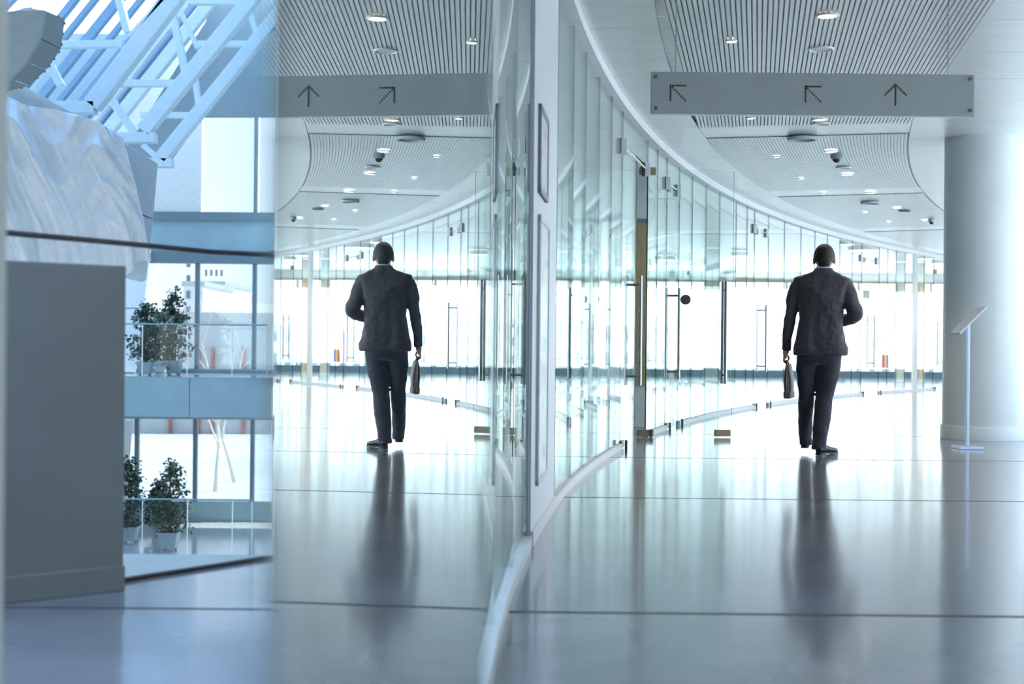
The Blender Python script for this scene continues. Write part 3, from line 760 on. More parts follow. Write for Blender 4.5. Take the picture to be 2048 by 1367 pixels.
# ---- potted ficus plants
M_leaf = mat('dark_leaf', (0.018, 0.055, 0.035), 0.45, var=0.5, scale=20)
M_leaf2 = mat('olive_leaf', (0.03, 0.065, 0.03), 0.45, var=0.5, scale=20)
M_pot = mat('grey_blue_pot', (0.26, 0.34, 0.37), 0.5, var=0.06)
M_bark = mat('brown_bark', (0.07, 0.05, 0.035), 0.8, var=0.3)
M_soil = mat('dark_soil', (0.03, 0.022, 0.016), 0.95)
def ficus(x, y, z, h, w, potw, label, seed, leafm=None, lean=0.0):
    rnd = random.Random(seed); root = empty('potted_ficus', (x, y, z)); bpy.context.view_layer.update()
    tag(root, label, 'plant', 'potted ficus trees in the atrium')
    ph = potw * 0.92
    mb = MB(); s0, s1 = potw * 0.36, potw * 0.5
    mb.loft([[(x + a * s0, y + b * s0, z + 0.05) for a, b in ((-1, -1), (1, -1), (1, 1), (-1, 1))], [(x + a * s1, y + b * s1, z + ph) for a, b in ((-1, -1), (1, -1), (1, 1), (-1, 1))]])
    s2 = s1 + 0.02
    mb.box(x - s2, x + s2, y - s2, y + s2, z + ph - 0.05, z + ph)
    pot = mb.build('pot', M_pot, root, bevel=0.008)
    for a, b in ((-1, -1), (1, -1), (1, 1), (-1, 1)):
        MB().box(x + a * s0 * 0.8 - 0.025, x + a * s0 * 0.8 + 0.025, y + b * s0 * 0.8 - 0.025, y + b * s0 * 0.8 + 0.025, z, z + 0.06).build('foot', M_pot, pot)
    MB().box(x - s1 * 0.92, x + s1 * 0.92, y - s1 * 0.92, y + s1 * 0.92, z + ph - 0.02, z + ph + 0.006).build('soil', M_soil, root)
    tr = MB(); lv = MB()
    tops = []
    for k in range(3):
        px, py = x + rnd.uniform(-.05, .05), y + rnd.uniform(-.05, .05); pts = []
        for i in range(7):
            f = i / 6; pts.append((px + lean * f + rnd.uniform(-.04, .04) * (1 + f), py + rnd.uniform(-.04, .04) * (1 + f), z + ph + f * (h - ph) * 0.92))
        tr.tube(pts, [0.022 * (1 - 0.75 * i / 6) for i in range(7)], 6); tops.append(pts)
    # twigs with leaves, widest in the lower middle, loose at the outline
    nb = 74
    for k in range(nb):
        f = (k + 0.5) / nb; st_ = rnd.choice(tops); i = min(5, int(f * 6)); p = Vector(st_[i]).lerp(Vector(st_[i + 1]), f * 6 - i)
        env = w / 2 * (0.55 + 0.75 * math.sin(PI * min(1, (0.10 + 0.9 * f)) ** 0.8) - 0.35 * f) * rnd.uniform(0.55, 1.12)
        an = rnd.uniform(0, 2 * PI); tip = p + Vector((math.cos(an) * env, math.sin(an) * env, rnd.uniform(-0.12, 0.22)))
        midp = p.lerp(tip, 0.55) + Vector((0, 0, 0.06))
        tr.tube([p, midp, tip], [0.008, 0.005, 0.003], 4)
        nlv = rnd.randint(13, 19)
        for j in range(nlv):
            g = rnd.uniform(0.15, 1.06); c = p.lerp(tip, g) + Vector((rnd.gauss(0, .05), rnd.gauss(0, .05), rnd.gauss(0, .06)))
            L = rnd.uniform(0.07, 0.115); Wd = L * 0.42
            dr = Vector((rnd.gauss(0, 1), rnd.gauss(0, 1), rnd.gauss(-0.7, 0.6))).normalized(); sd = dr.cross(Vector((rnd.gauss(0, 1), rnd.gauss(0, 1), rnd.gauss(0, 1)))).normalized(); up = dr.cross(sd) * L * 0.12
            lv.add([c, c + dr * L * 0.45 + sd * Wd + up, c + dr * L, c + dr * L * 0.45 - sd * Wd + up], [(0, 1, 2), (0, 2, 3)])
    tr.build('stems', M_bark, root)
    o = lv.build('foliage', leafm or M_leaf, root, fix=False); o['kind'] = 'stuff'
def pl(px, py, z): c = PZ(px, py, z); return c
def put(px, Z, z, *r): ficus(P(px, 752 if z == 0 else 1100, Z).x, Z, z, *r)
put(290, 40.95, 0.0, 2.15, 1.0, 0.42, 'leafy potted ficus on the upper gallery, left of the pair', 3)
put(347, 42.25, 0.0, 2.55, 1.08, 0.46, 'tallest potted ficus on the upper gallery, right of the pair', 5)
put(322, 43.7, 0.0, 1.9, 0.9, 0.42, 'shorter potted ficus half hidden between the two on the upper gallery', 9)
put(259, 40.2, Z_LOW, 2.35, 1.0, 0.48, 'potted ficus on the lower floor beside the parapet end', 12, M_leaf)
put(338, 38.8, Z_LOW, 2.4, 1.2, 0.52, 'wide potted ficus on the lower floor, right of its neighbour', 17, M_leaf2)
put(318, 41.6, Z_LOW, 1.6, 0.9, 0.42, 'low potted ficus tucked behind the wide one on the lower floor', 21, M_leaf)

# ---- white tapering volume draped with a plastic sheet
M_vol = mat('white_cladding', (0.60, 0.70, 0.76), 0.4, var=0.03)
vol = empty('clad_volume', (-7, 24, Z_LOW)); bpy.context.view_layer.update()
tag(vol, 'white clad inverted tapering volume hanging under the sheet in the atrium', 'cladding')
def vpoly(pts, Z, Z2):
    f = [P(x, y, Z) for x, y in pts]; return f, [P(x - 8, y + 4, Z2) for x, y in pts]
segs = [[(200, 255), (316, 327), (306, 437), (160, 380)], [(160, 382), (306, 439), (292, 560), (120, 520)],
        [(-120, 80), (198, 254), (158, 380), (-120, 300)], [(-120, 302), (158, 382), (118, 520), (-120, 480)]]
for sg_ in segs:
    f, bk = vpoly(sg_, 24.0, 27.5)
    MB().hexa([f[3], f[2], bk[2], bk[3], f[0], f[1], bk[1], bk[0]]).build('cladding_panel', M_vol, vol, bevel=0.012)
ip = empty('inclined_pier', P(230, 745, 44.3)); bpy.context.view_layer.update()
tag(ip, 'pale leaning pier beside the window behind the gallery plants', 'pier')
for sg_ in ([(90, 500), (302, 500), (288, 615), (90, 615)], [(90, 617), (288, 617), (272, 744), (90, 744)], [(60, 842), (266, 842), (250, 1040), (60, 1040)]):
    f, bk = vpoly(sg_, 44.2, 44.7)
    MB().hexa([f[3], f[2], bk[2], bk[3], f[0], f[1], bk[1], bk[0]]).build('cladding_panel', M_vol, ip, bevel=0.012)
# the sheet
def lerp_poly(pl_, t):
    L = [math.dist(a, b) for a, b in zip(pl_, pl_[1:])]; d = t * sum(L)
    for (a, b), l in zip(zip(pl_, pl_[1:]), L):
        if d <= l: f = d / l; return (a[0] + (b[0] - a[0]) * f, a[1] + (b[1] - a[1]) * f)
        d -= l
    return pl_[-1]
top = [(-60, 165), (0, 186), (55, 212), (110, 218), (190, 240), (246, 275)]
bot = [(-60, 585), (60, 580), (190, 540), (232, 556), (262, 545), (276, 522), (303, 522)]
NU, NV = 150, 110
vs = []; fs = []
for j in range(NV + 1):
    v = j / NV
    for i in range(NU + 1):
        u_ = i / NU; A, B = lerp_poly(top, u_), lerp_poly(bot, u_)
        bulge = math.sin(PI * v) * 10 * (u_ ** 2)
        x = A[0] + (B[0] - A[0]) * v + bulge * 0.4; y = A[1] + (B[1] - A[1]) * v
        # long folds that hang from the gathered top edge, and swags slung between them
        ridge = lambda q: 1 - abs(math.sin(q)) ** 0.75
        w1 = u_ * 9.5 - 2.6 * v * (1 - 0.5 * u_) + 0.5 * math.sin(v * 4 + u_ * 3); w2 = (v - 0.16 * math.cos(u_ * 12.0) - 0.10 * u_) * 13.0
        e1 = min(1.0, v / 0.3) * (0.55 + 0.45 * math.sin(u_ * 5.3 + 0.7)); e2 = max(0.0, 1 - v / 0.75) ** 0.8 * (0.4 + 0.6 * abs(math.sin(u_ * 6.0 + 0.4)))
        d = 0.115 * e1 * ridge(w1) + 0.055 * e1 * ridge(w1 * 2.3 + 1.1 + v) + 0.075 * e2 * ridge(w2) + 0.03 * ridge(u_ * 31 - v * 6 + math.sin(v * 7)) * v
        d += 0.05 * math.sin(u_ * 8 + v * 2)
        Z = 23.4 - d * 4.6 + 0.15 * (1 - v)
        vs.append(P(x, y, Z))
for j in range(NV):
    for i in range(NU):
        a = j * (NU + 1) + i; fs.append((a, a + 1, a + NU + 2, a + NU + 1))
mb = MB(); mb.add(vs, fs)
sh = mb.build('plastic_sheet', mat('plastic_film', (0.72, 0.82, 0.90), 0.26, var=0.05, spec=0.7), smooth=True)
sm = sh.modifiers.new('thick', 'SOLIDIFY'); sm.thickness = 0.01
tag(sh, 'crumpled pale plastic sheet draped over the white volume in the atrium', 'sheet')

# ---- polygonal panelled drum
dr_ = empty('panelled_drum', P(40, 110, 20.0)); bpy.context.view_layer.update()
tag(dr_, 'grey curved drum of riveted panels at the top left', 'drum')
ZD = 20.0
inner = [(-60, 30), (27, 22), (91, 21), (80, 76), (53, 124), (20, 157), (-60, 175)]
outer = [(-40, 22), (50, 14), (130, 38), (122, 98), (95, 138), (56, 172), (-30, 196)]
M_drum = mat('drum_face', (0.30, 0.40, 0.45), 0.45, var=0.04); M_rim = mat('drum_rim', (0.22, 0.26, 0.28), 0.5, var=0.05)
cI = P(-60, 100, ZD)
for k in range(len(inner) - 1):
    a, b = P(*inner[k], ZD), P(*inner[k + 1], ZD); c2, d2 = P(*outer[k + 1], ZD + 1.2), P(*outer[k], ZD + 1.2)
    back = Vector((-0.06, 0.12, 0)) 
    if k > 0:
        ins = [a.lerp(b, 0.02), a.lerp(b, 0.98)]; ino = [d2.lerp(c2, 0.02), d2.lerp(c2, 0.98)]
        rim = MB(); q = [ins[0], ins[1], ino[1], ino[0]]
        ctr = Vector((cI.x, ZD + 0.6, cI.z)); inw = [(ctr - p).normalized() * 0.06 for p in q]
        rim.hexa(q + [p + w_ for p, w_ in zip(q, inw)]); rr_ = rim.build('rim_panel', M_rim, dr_, bevel=0.006)
        for f in (0.15, 0.5, 0.85):
            pc = d2.lerp(c2, f); o = MB().tube([pc - Vector((0, 0.03, 0)), pc + Vector((0, 0.01, 0))], 0.02, 8).build('rivet', M_steel, rr_)
    fp = MB(); q = [cI, a, b]; fp.add([*q, *[p + Vector((0, 0.08, 0)) for p in q]], [(0, 1, 2), (5, 4, 3), (0, 3, 4, 1), (1, 4, 5, 2), (2, 5, 3, 0)])
    fp.build('face_panel', M_drum, dr_, bevel=0.006)

# ---- skylight: trusses, glazing bars and panes
M_truss = mat('white_truss_steel', (0.62, 0.72, 0.76), 0.4, 0.1, var=0.03)
def truss(label, foot, chord, members, Z, w=0.34, h=0.42, ground=None):
    e = empty('roof_truss', P(foot[0], foot[1], Z)); bpy.context.view_layer.update(); tag(e, label, 'truss', 'white roof trusses of the skylight')
    for (x0_, y0_, x1_, y1_, wpx) in chord:
        MB().beam(P(x0_, y0_, Z), P(x1_, y1_, Z), w, wpx / FPX * Z, up=(0, 1, 0)).build('chord', M_truss, e, bevel=0.01) if False else \
        MB().beam(P(x0_, y0_, Z), P(x1_, y1_, Z), wpx / FPX * Z, w, up=(0, 1, 0)).build('chord', M_truss, e, bevel=0.01)
    for (x0_, y0_, x1_, y1_, wpx) in members:
        MB().beam(P(x0_, y0_, Z + 0.05), P(x1_, y1_, Z + 0.05), wpx / FPX * Z, w * 0.6, up=(0, 1, 0)).build('web_member', M_truss, e, bevel=0.008)
    return e
truss('nearest and thickest white roof truss beside the grey drum', (120, 216), [(185, 212, 362, -20, 34), (62, 216, 192, 216, 24), (350, -20, 262, 75, 8)],
      [(122, 90, 246, 88, 14), (236, -10, 256, 66, 14), (100, 130, 122, 172, 14)], 29.0)
truss('white roof truss with horizontal and slanted webs in the middle', (270, 276), [(288, 262, 528, -30, 28), (236, 276, 312, 276, 20)],
      [(236, 167, 362, 167, 13), (208, 178, 270, 268, 14), (346, 30, 372, 150, 14), (376, 4, 488, 4, 12), (352, 4, 396, 98, 8)], 33.0)
truss('lowest white roof truss ending above the corner window', (330, 327), [(322, 318, 600, -24, 24), (296, 326, 346, 326, 18)],
      [(282, 230, 392, 231, 11), (386, 130, 400, 222, 11), (396, 88, 514, 88, 11), (502, 30, 518, 82, 10), (286, 290, 318, 318, 10)], 35.5)
sk = empty('window_skylight', P(150, 150, 38)); tag(sk, kind='structure'); bpy.context.view_layer.update()
# sloping glazing bars, one behind the other, with panes between
def bar(x0_, y0_, x1_, y1_, wpx, Z, m): MB().beam(P(x0_, y0_, Z), P(x1_, y1_, Z), wpx / FPX * Z, 0.25, up=(0, 1, 0)).build('glazing_bar', m, sk)
M_bar = mat('blue_grey_bar', (0.22, 0.36, 0.50), 0.4, 0.2)
M_barl = mat('pale_bar', (0.62, 0.72, 0.80), 0.4, 0.1)
off = [(-150, 12), (-110, 9), (-62, 16), (-18, 9), (28, 14), (62, 7), (92, 16), (116, 6)]
for i, (o_, w_) in enumerate(off):
    bar(20 + o_ + 40, 300, 300 + o_ + 40, -50, w_, 39.0 + 0.15 * i, M_bar if i % 3 else M_bar)
bar(215, 262, 455, -38, 22, 38.6, M_barl); bar(120, 330, 420, -45, 8, 38.8, M_barl)
bar(170, 330, 430, 5, 10, 38.7, M_bar); bar(-40, 60, 60, -40, 16, 38.6, M_bar)
for i in range(len(off) - 1):
    o0, o1 = off[i][0] + 40, off[i + 1][0] + 40; Z = 39.4 + 0.15 * i
    q = [P(20 + o0 + 4, 300, Z), P(20 + o1 - 4, 300, Z), P(300 + o1 - 4, -50, Z), P(300 + o0 + 4, -50, Z)]
    MB().hexa(q + [p + Vector((0, 0.01, 0)) for p in q]).build('window_pane', M_sky, sk)
# inner gable wall behind the trusses, right of the skylight
gw = [P(232, 330, 41), P(330, 330, 41), P(400, 232, 41), P(600, 232, 41), P(700, -80, 41), P(478, -80, 41), P(430, 12, 41)]
mb = MB(); n_ = len(gw); mb.add(gw + [p + Vector((0, 0.3, 0)) for p in gw], [tuple(range(n_)), tuple(range(2 * n_ - 1, n_ - 1, -1))] + [(i, (i + 1) % n_, n_ + (i + 1) % n_, n_ + i) for i in range(n_)])
mb.build('wall_gable', mat('grey_blue_gable', (0.26, 0.33, 0.36), 0.7, var=0.05))['kind'] = 'structure'

# ---- buildings and trees outside
M_bw = mat('white_facade', (0.80, 0.78, 0.75), 0.8, var=0.04); M_bg = mat('grey_facade', (0.50, 0.52, 0.50), 0.8, var=0.05)
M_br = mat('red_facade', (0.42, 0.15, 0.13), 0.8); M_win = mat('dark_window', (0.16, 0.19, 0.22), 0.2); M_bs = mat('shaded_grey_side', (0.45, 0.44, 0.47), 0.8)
def building(px0, px1, pytop, Z, depth, label, m, wins=None, zb=-5.0, stripes=None):
    x0_, x1_ = P(px0, 690, Z).x, P(px1, 690, Z).x; zt2 = P((px0 + px1) / 2, pytop, Z).z
    e = empty('building', ((x0_ + x1_) / 2, Z, zb)); bpy.context.view_layer.update(); tag(e, label, 'building')
    MB().box(x0_, x1_, Z, Z + depth, zb, zt2 - 0.6).build('wall', m, e)
    MB().box(x0_ - 0.2, x1_ + 0.2, Z - 0.2, Z + depth + 0.2, zt2 - 0.6, zt2).build('roof_edge', M_bg, e)
    if wins:
        nx_, nz_, z0_, z1_ = wins
        for i in range(nx_):
            for j in range(nz_):
                xa = x0_ + (x1_ - x0_) * (i + 0.3) / nx_; xb = x0_ + (x1_ - x0_) * (i + 0.7) / nx_
                za = z0_ + (z1_ - z0_) * (j + 0.25) / nz_; zb2 = z0_ + (z1_ - z0_) * (j + 0.75) / nz_
                MB().box(xa, xb, Z - 0.12, Z + 0.05, za, zb2).build('window', M_win, e)
    for (a_, b_) in (stripes or []):
        xa, xb = P(a_, 690, Z).x, P(b_, 690, Z).x
        MB().box(xa, xb, Z - 0.3, Z, zb, P(a_, 695, Z).z).build('red_pier', M_br, e)
    return e
building(230, 545, 624, 95.0, 20, 'long low grey building with red piers outside the atrium windows', M_bg, None, stripes=[(396, 402), (424, 430), (486, 492), (340, 346)])
building(366, 405, 562, 170.0, 18, 'pale block with dark windows left of the twin white blocks outside', M_bw, (2, 6, 2, 13))
building(406, 447, 562, 196.0, 20, 'white apartment block with small windows outside the atrium', M_bw, (4, 7, 1, 13))
building(448, 460, 565, 222.0, 10, 'narrow shaded grey block beside the white apartment block', M_bs)
building(461, 479, 586, 240.0, 10, 'small red brick building right of the white apartment blocks', M_br, (2, 5, 1, 9))
building(1040, 1330, 650, 120.0, 20, 'pale long block outside behind the left hall windows', M_bw, (14, 3, -3, 3))
building(1460, 1720, 640, 140.0, 20, 'white block outside behind the walking man', M_bw, (12, 4, -3, 4))
building(1730, 1990, 660, 110.0, 20, 'pale block outside near the round column', M_bw, (9, 3, -3, 2.5), stripes=[(1764, 1770)])
M_birch = mat('pale_birch_bark', (0.74, 0.66, 0.55), 0.8, var=0.15)
def bare_tree(x, y, h, label, seed):
    rnd = random.Random(seed); e = empty('bare_tree', (x, y, -5)); bpy.context.view_layer.update(); tag(e, label, 'tree', 'leafless trees outside the atrium windows')
    tk = MB(); br = MB()
    def grow(mb, p, d, L, r, lev):
        pts = [p]; dd_ = d.copy()
        for i in range(4):
            dd_ = (dd_ + Vector((rnd.gauss(0, .10), rnd.gauss(0, .10), 0.05))).normalized(); pts.append(pts[-1] + dd_ * L / 4)
        mb.tube(pts, [r * (1 - 0.12 * i) for i in range(5)], 5 if lev else 8)
        if lev < 4:
            for k in range(3 if lev < 2 else 2):
                b = pts[rnd.randint(2, 4)]; an = rnd.uniform(0, 2 * PI); tilt = rnd.uniform(0.3, 0.6)
                nd = (dd_ * math.cos(tilt) + Vector((math.cos(an), math.sin(an) * 0.7, 0.15)) * math.sin(tilt)).normalized()
                grow(br, b, nd, L * rnd.uniform(0.6, 0.78), r * 0.55, lev + 1)
    grow(tk, Vector((x, y, -5)), Vector((rnd.uniform(-.05, .05), 0, 1)), h * 0.36, 0.09, 0)
    o = tk.build('trunk', M_birch, e, smooth=True); o = br.build('branches', M_birch, e); o['kind'] = 'stuff'
c = P(432, 800, 58); bare_tree(c.x, 58, 10.0, 'pale leafless tree outside the middle of the atrium windows', 4)
c = P(470, 800, 62); bare_tree(c.x, 62, 10.0, 'pale leafless tree outside, right of the first bare tree', 11)

# ---- the walking man
mo = PZ(1635, 909); yaw = -math.atan2(mo.x, mo.y)
man = empty('person', (mo.x, mo.y, 0.0)); bpy.context.view_layer.update()
tag(man, 'man in a dark suit walking away with a case in his left hand', 'person')
RM = Matrix.Translation((mo.x, mo.y, 0)) @ Matrix.Rotation(yaw, 4, 'Z')
def L(x, y, z): return RM @ Vector((x, y, z))
def ring(cx, cy_, z, hw, hd, n=28, e=2.4, tiltx=0.0, dent=0.0):
    out = []
    for k in range(n):
        t = 2 * PI * k / n; c, s_ = math.cos(t), math.sin(t)
        x = math.copysign(abs(c) ** (2 / e), c) * hw; y = math.copysign(abs(s_) ** (2 / e), s_) * hd
        if dent and s_ < -0.95: y += dent
        out.append(L(cx + x, cy_ + y, z + tiltx * x))
    return out
def limb(mb, pts, rad, n=14, sub=4):
    P_ = [Vector(p) for p in pts]; out = []; rr = []
    for i in range(len(P_) - 1):
        p0 = P_[max(i - 1, 0)]; p1 = P_[i]; p2 = P_[i + 1]; p3 = P_[min(i + 2, len(P_) - 1)]
        for k in range(sub):
            t = k / sub
            q = 0.5 * ((2 * p1) + (p2 - p0) * t + (2 * p0 - 5 * p1 + 4 * p2 - p3) * t * t + (3 * p1 - p0 - 3 * p2 + p3) * t ** 3)
            out.append(L(*q)); rr.append(rad[i] + (rad[i + 1] - rad[i]) * t)
    out.append(L(*P_[-1])); rr.append(rad[-1])
    mb.tube(out, rr, n); return mb
def ellipsoid(mb, c, r, n=20, m_=14, fn=None):
    rings = []
    for i in range(1, m_):
        ph = -PI / 2 + PI * i / m_; rg = []
        for k in range(n):
            t = 2 * PI * k / n; v = Vector((math.cos(ph) * math.cos(t), math.cos(ph) * math.sin(t), math.sin(ph)))
            p = Vector((v.x * r[0], v.y * r[1], v.z * r[2]))
            if fn: p = fn(p, v)
            rg.append(L(c[0] + p.x, c[1] + p.y, c[2] + p.z))
        rings.append(rg)
    mb.loft(rings); return mb
def cloth(o, vox, it=6, wr=0.0, wsize=0.1, name='wrinkles'):
    r = o.modifiers.new('remesh', 'REMESH'); r.mode = 'VOXEL'; r.voxel_size = vox; r.use_smooth_shade = True
    s_ = o.modifiers.new('smooth', 'SMOOTH'); s_.iterations = it; s_.factor = 0.6
    if wr:
        tx = bpy.data.textures.get(name) or bpy.data.textures.new(name, 'CLOUDS'); tx.noise_scale = wsize; tx.noise_depth = 2
        d = o.modifiers.new('wrinkle', 'DISPLACE'); d.texture = tx; d.strength = wr; d.mid_level = 0.5
    return o
M_suit = mat('charcoal_suit', (0.046, 0.040, 0.052), 0.75, var=0.2, scale=60, bump=0.15, bscale=120, sheen=0.25)
M_trou = mat('navy_trousers', (0.024, 0.024, 0.040), 0.75, var=0.2, scale=60, bump=0.15, bscale=120, sheen=0.2)
M_skin = mat('skin', (0.50, 0.27, 0.19), 0.5, var=0.06, scale=20)
M_hair = mat('dark_brown_hair', (0.018, 0.011, 0.009), 0.55, var=0.4, scale=90, bump=0.5, bscale=160)
M_shirt = mat('white_shirt', (0.80, 0.80, 0.86), 0.7, var=0.02)
M_shoe = mat('black_leather', (0.010, 0.011, 0.014), 0.22, var=0.2)

# body: head, neck, trunk, arms and hands as one skin
bd = MB()
def headf(p, v):
    q = p.copy()
    if v.z < 0: q.x *= 1 - 0.22 * (-v.z) ** 1.5; q.y += 0.02 * (-v.z)
    if v.y > 0.6 and v.z < 0.2: q.y += 0.004
    return q
HC = (0.042, 0.035, 1.742)
ellipsoid(bd, HC, (0.081, 0.100, 0.108), 24, 16, headf)
limb(bd, [(HC[0], HC[1] + 0.095, 1.765), (HC[0], HC[1] + 0.112, 1.74), (HC[0], HC[1] + 0.118, 1.725)], [0.010, 0.013, 0.015], 8)      # nose
limb(bd, [(HC[0] - 0.02, HC[1] + 0.088, 1.69), (HC[0] + 0.02, HC[1] + 0.088, 1.69)], [0.010, 0.010], 8)                                 # lips
for s_ in (-1, 1):
    ellipsoid(bd, (HC[0] + s_ * 0.089, HC[1] - 0.014, 1.722), (0.012, 0.022, 0.034), 12, 8)                                           # ears
limb(bd, [(0.034, 0.0, 1.56), (0.036, 0.008, 1.64), (0.042, 0.02, 1.70)], [0.066, 0.058, 0.060], 16)
bd.loft([ring(0.01, 0.0, 0.90, 0.15, 0.10), ring(0.012, 0.0, 1.15, 0.14, 0.09), ring(0.02, 0.0, 1.40, 0.16, 0.09), ring(0.026, 0.0, 1.54, 0.17, 0.07), ring(0.03, 0.0, 1.59, 0.07, 0.06)])
limb(bd, [(-0.15, 0, 1.51), (-0.205, 0.0, 1.49), (-0.25, 0.01, 1.23), (-0.284, 0.055, 0.93), (-0.286, 0.058, 0.895)], [0.05, 0.05, 0.042, 0.028, 0.026], 12)
limb(bd, [(0.20, 0, 1.51), (0.255, 0.0, 1.48), (0.300, -0.005, 1.25), (0.16, 0.27, 1.185), (0.13, 0.30, 1.185)], [0.05, 0.042, 0.032, 0.026, 0.026], 12)
for s_, kx in ((-1, -0.09), (1, 0.09)):
    pts = [(-0.085, 0.0, 0.90), (-0.10, 0.10, 0.55), (-0.105, 0.34, 0.10)] if s_ < 0 else [(0.09, 0.0, 0.90), (0.06, 0.04, 0.55), (0.02, -0.03, 0.10)]
    limb(bd, pts, [0.075, 0.05, 0.035], 12)
# left hand closed round the case handle
bd.loft([ring(-0.287, 0.058, 0.905, 0.022, 0.030, 14), ring(-0.291, 0.058, 0.885, 0.020, 0.040, 14), ring(-0.294, 0.058, 0.862, 0.017, 0.043, 14), ring(-0.294, 0.058, 0.848, 0.013, 0.041, 14)])
for i, ln in enumerate((0.9, 1.0, 0.97, 0.8)):
    y = 0.091 - i * 0.0225
    limb(bd, [(-0.297, y, 0.858), (-0.304, y, 0.838), (-0.297, y, 0.818), (-0.280, y, 0.812), (-0.268, y, 0.822 + 0.012 * ln)], [0.0095, 0.0095, 0.009, 0.0085, 0.0075], 8, 3)
limb(bd, [(-0.281, 0.092, 0.885), (-0.266, 0.104, 0.868), (-0.262, 0.102, 0.845), (-0.270, 0.094, 0.828)], [0.012, 0.0105, 0.0095, 0.008], 8, 3)
# right hand half curled in front of the body
bd.loft([[L(0.135 - k * 0.02 + 0.0, 0.295 + k * 0.02 + 0.012 * math.cos(a), 1.185 + 0.030 * math.sin(a) * (1 + 0.25 * k)) for a in [2 * PI * j / 12 for j in range(12)]] for k in range(4)])
for i, ln in enumerate((0.95, 1.0, 0.95, 0.8)):
    z = 1.218 - i * 0.0215
    limb(bd, [(0.078, 0.352, z), (0.048, 0.372, z), (0.022, 0.366, z), (0.012, 0.345 + 0.006 * i, z - 0.004)], [0.0095, 0.009, 0.0085, 0.0075], 8, 3)
limb(bd, [(0.118, 0.318, 1.215), (0.095, 0.322, 1.236), (0.068, 0.328, 1.244)], [0.0115, 0.010, 0.0085], 8, 3)
body = bd.build('body', M_skin, man); cloth(body, 0.0055, 3)
# hair
hm = MB(); n_, m_ = 40, 24; vs = []; fs = []
rnd = random.Random(2)
def hairp(i, k):
    ph = -PI / 2 + PI * i / m_; t = 2 * PI * k / n_
    v = Vector((math.cos(ph) * math.cos(t), math.cos(ph) * math.sin(t), math.sin(ph))); return v
for i in range(m_ + 1):
    for k in range(n_):
        v = hairp(i, k); rr = 1.0 + 0.012 * rnd.uniform(-1, 1)
        q = Vector((v.x * 0.092 * rr, v.y * 0.112 * rr, v.z * 0.123 * rr))
        if v.z < 0: q.x *= 1 - 0.10 * (-v.z) ** 1.5
        if v.z > 0.55: q.z += 0.004
        vs.append(L(HC[0] + q.x, HC[1] - 0.004 + q.y, HC[2] + 0.004 + q.z))
for i in range(m_):
    for k in range(n_):
        v = hairp(i + 0.5, k + 0.5)
        low = (-0.62 if abs(v.x) < 0.5 else -0.25) if v.y < -0.45 else (-0.05 if v.y < 0.1 else 0.30)
        if v.y > 0.55: low = 0.60
        if v.z > low: fs.append((i * n_ + k, i * n_ + (k + 1) % n_, (i + 1) * n_ + (k + 1) % n_, (i + 1) * n_ + k))
hm.add(vs, fs); hr_ = hm.build('hair', M_hair, man, smooth=True)
md = hr_.modifiers.new('thick', 'SOLIDIFY'); md.thickness = 0.014; md.offset = -0.4
# eyes and brows
for s_ in (-1, 1):
    e_ = MB(); ellipsoid(e_, (HC[0] + s_ * 0.031, HC[1] + 0.086, 1.752), (0.012, 0.009, 0.007), 10, 8); e_.build('eye', mat('eye_white', (0.7, 0.7, 0.7), 0.2), man, smooth=True)
    e_ = MB(); limb(e_, [(HC[0] + s_ * 0.018, HC[1] + 0.094, 1.772), (HC[0] + s_ * 0.046, HC[1] + 0.080, 1.774)], [0.004, 0.003], 6); e_.build('eyebrow', M_hair, man)
# shirt collar
o = MB().loft([ring(0.036, 0.006, 1.60, 0.083, 0.082, 28, 2.0), ring(0.038, 0.010, 1.635, 0.072, 0.074, 28, 2.0), ring(0.040, 0.014, 1.676, 0.066, 0.070, 28, 2.0), ring(0.040, 0.014, 1.676, 0.061, 0.065, 28, 2.0), ring(0.038, 0.010, 1.62, 0.060, 0.062, 28, 2.0)]).build('shirt_collar', M_shirt, man, smooth=True)
# jacket
jk = MB()
jk.loft([ring(0.017, 0.0, 0.885, 0.236, 0.158, dent=.008), ring(0.015, 0.0, 0.95, 0.234, 0.158, dent=.008), ring(0.014, 0.0, 1.03, 0.217, 0.150, dent=.012), ring(0.014, 0.0, 1.12, 0.199, 0.138, dent=.012),
         ring(0.018, 0.0, 1.20, 0.190, 0.130, dent=.012), ring(0.022, -0.004, 1.30, 0.192, 0.132), ring(0.024, -0.008, 1.40, 0.204, 0.138), ring(0.026, -0.008, 1.48, 0.222, 0.132),
         ring(0.027, -0.006, 1.53, 0.246, 0.112), ring(0.027, -0.004, 1.566, 0.250, 0.088, tiltx=-0.02), ring(0.030, 0.0, 1.602, 0.150, 0.085), ring(0.034, 0.0, 1.628, 0.092, 0.078), ring(0.036, 0.004, 1.645, 0.079, 0.078)])
limb(jk, [(-0.150, 0, 1.50), (-0.192, 0.0, 1.495), (-0.220, 0.0, 1.38), (-0.246, 0.012, 1.24), (-0.270, 0.03, 1.08), (-0.287, 0.055, 0.925)], [0.064, 0.070, 0.062, 0.053, 0.047, 0.041], 18)
limb(jk, [(0.200, 0, 1.50), (0.236, 0.0, 1.49), (0.272, -0.01, 1.37), (0.314, -0.022, 1.25), (0.285, 0.06, 1.222), (0.215, 0.19, 1.195), (0.165, 0.27, 1.185)], [0.064, 0.073, 0.070, 0.066, 0.060, 0.052, 0.044], 18)
jacket = jk.build('jacket', M_suit, man); cloth(jacket, 0.0085, 3, 0.030, 0.10)
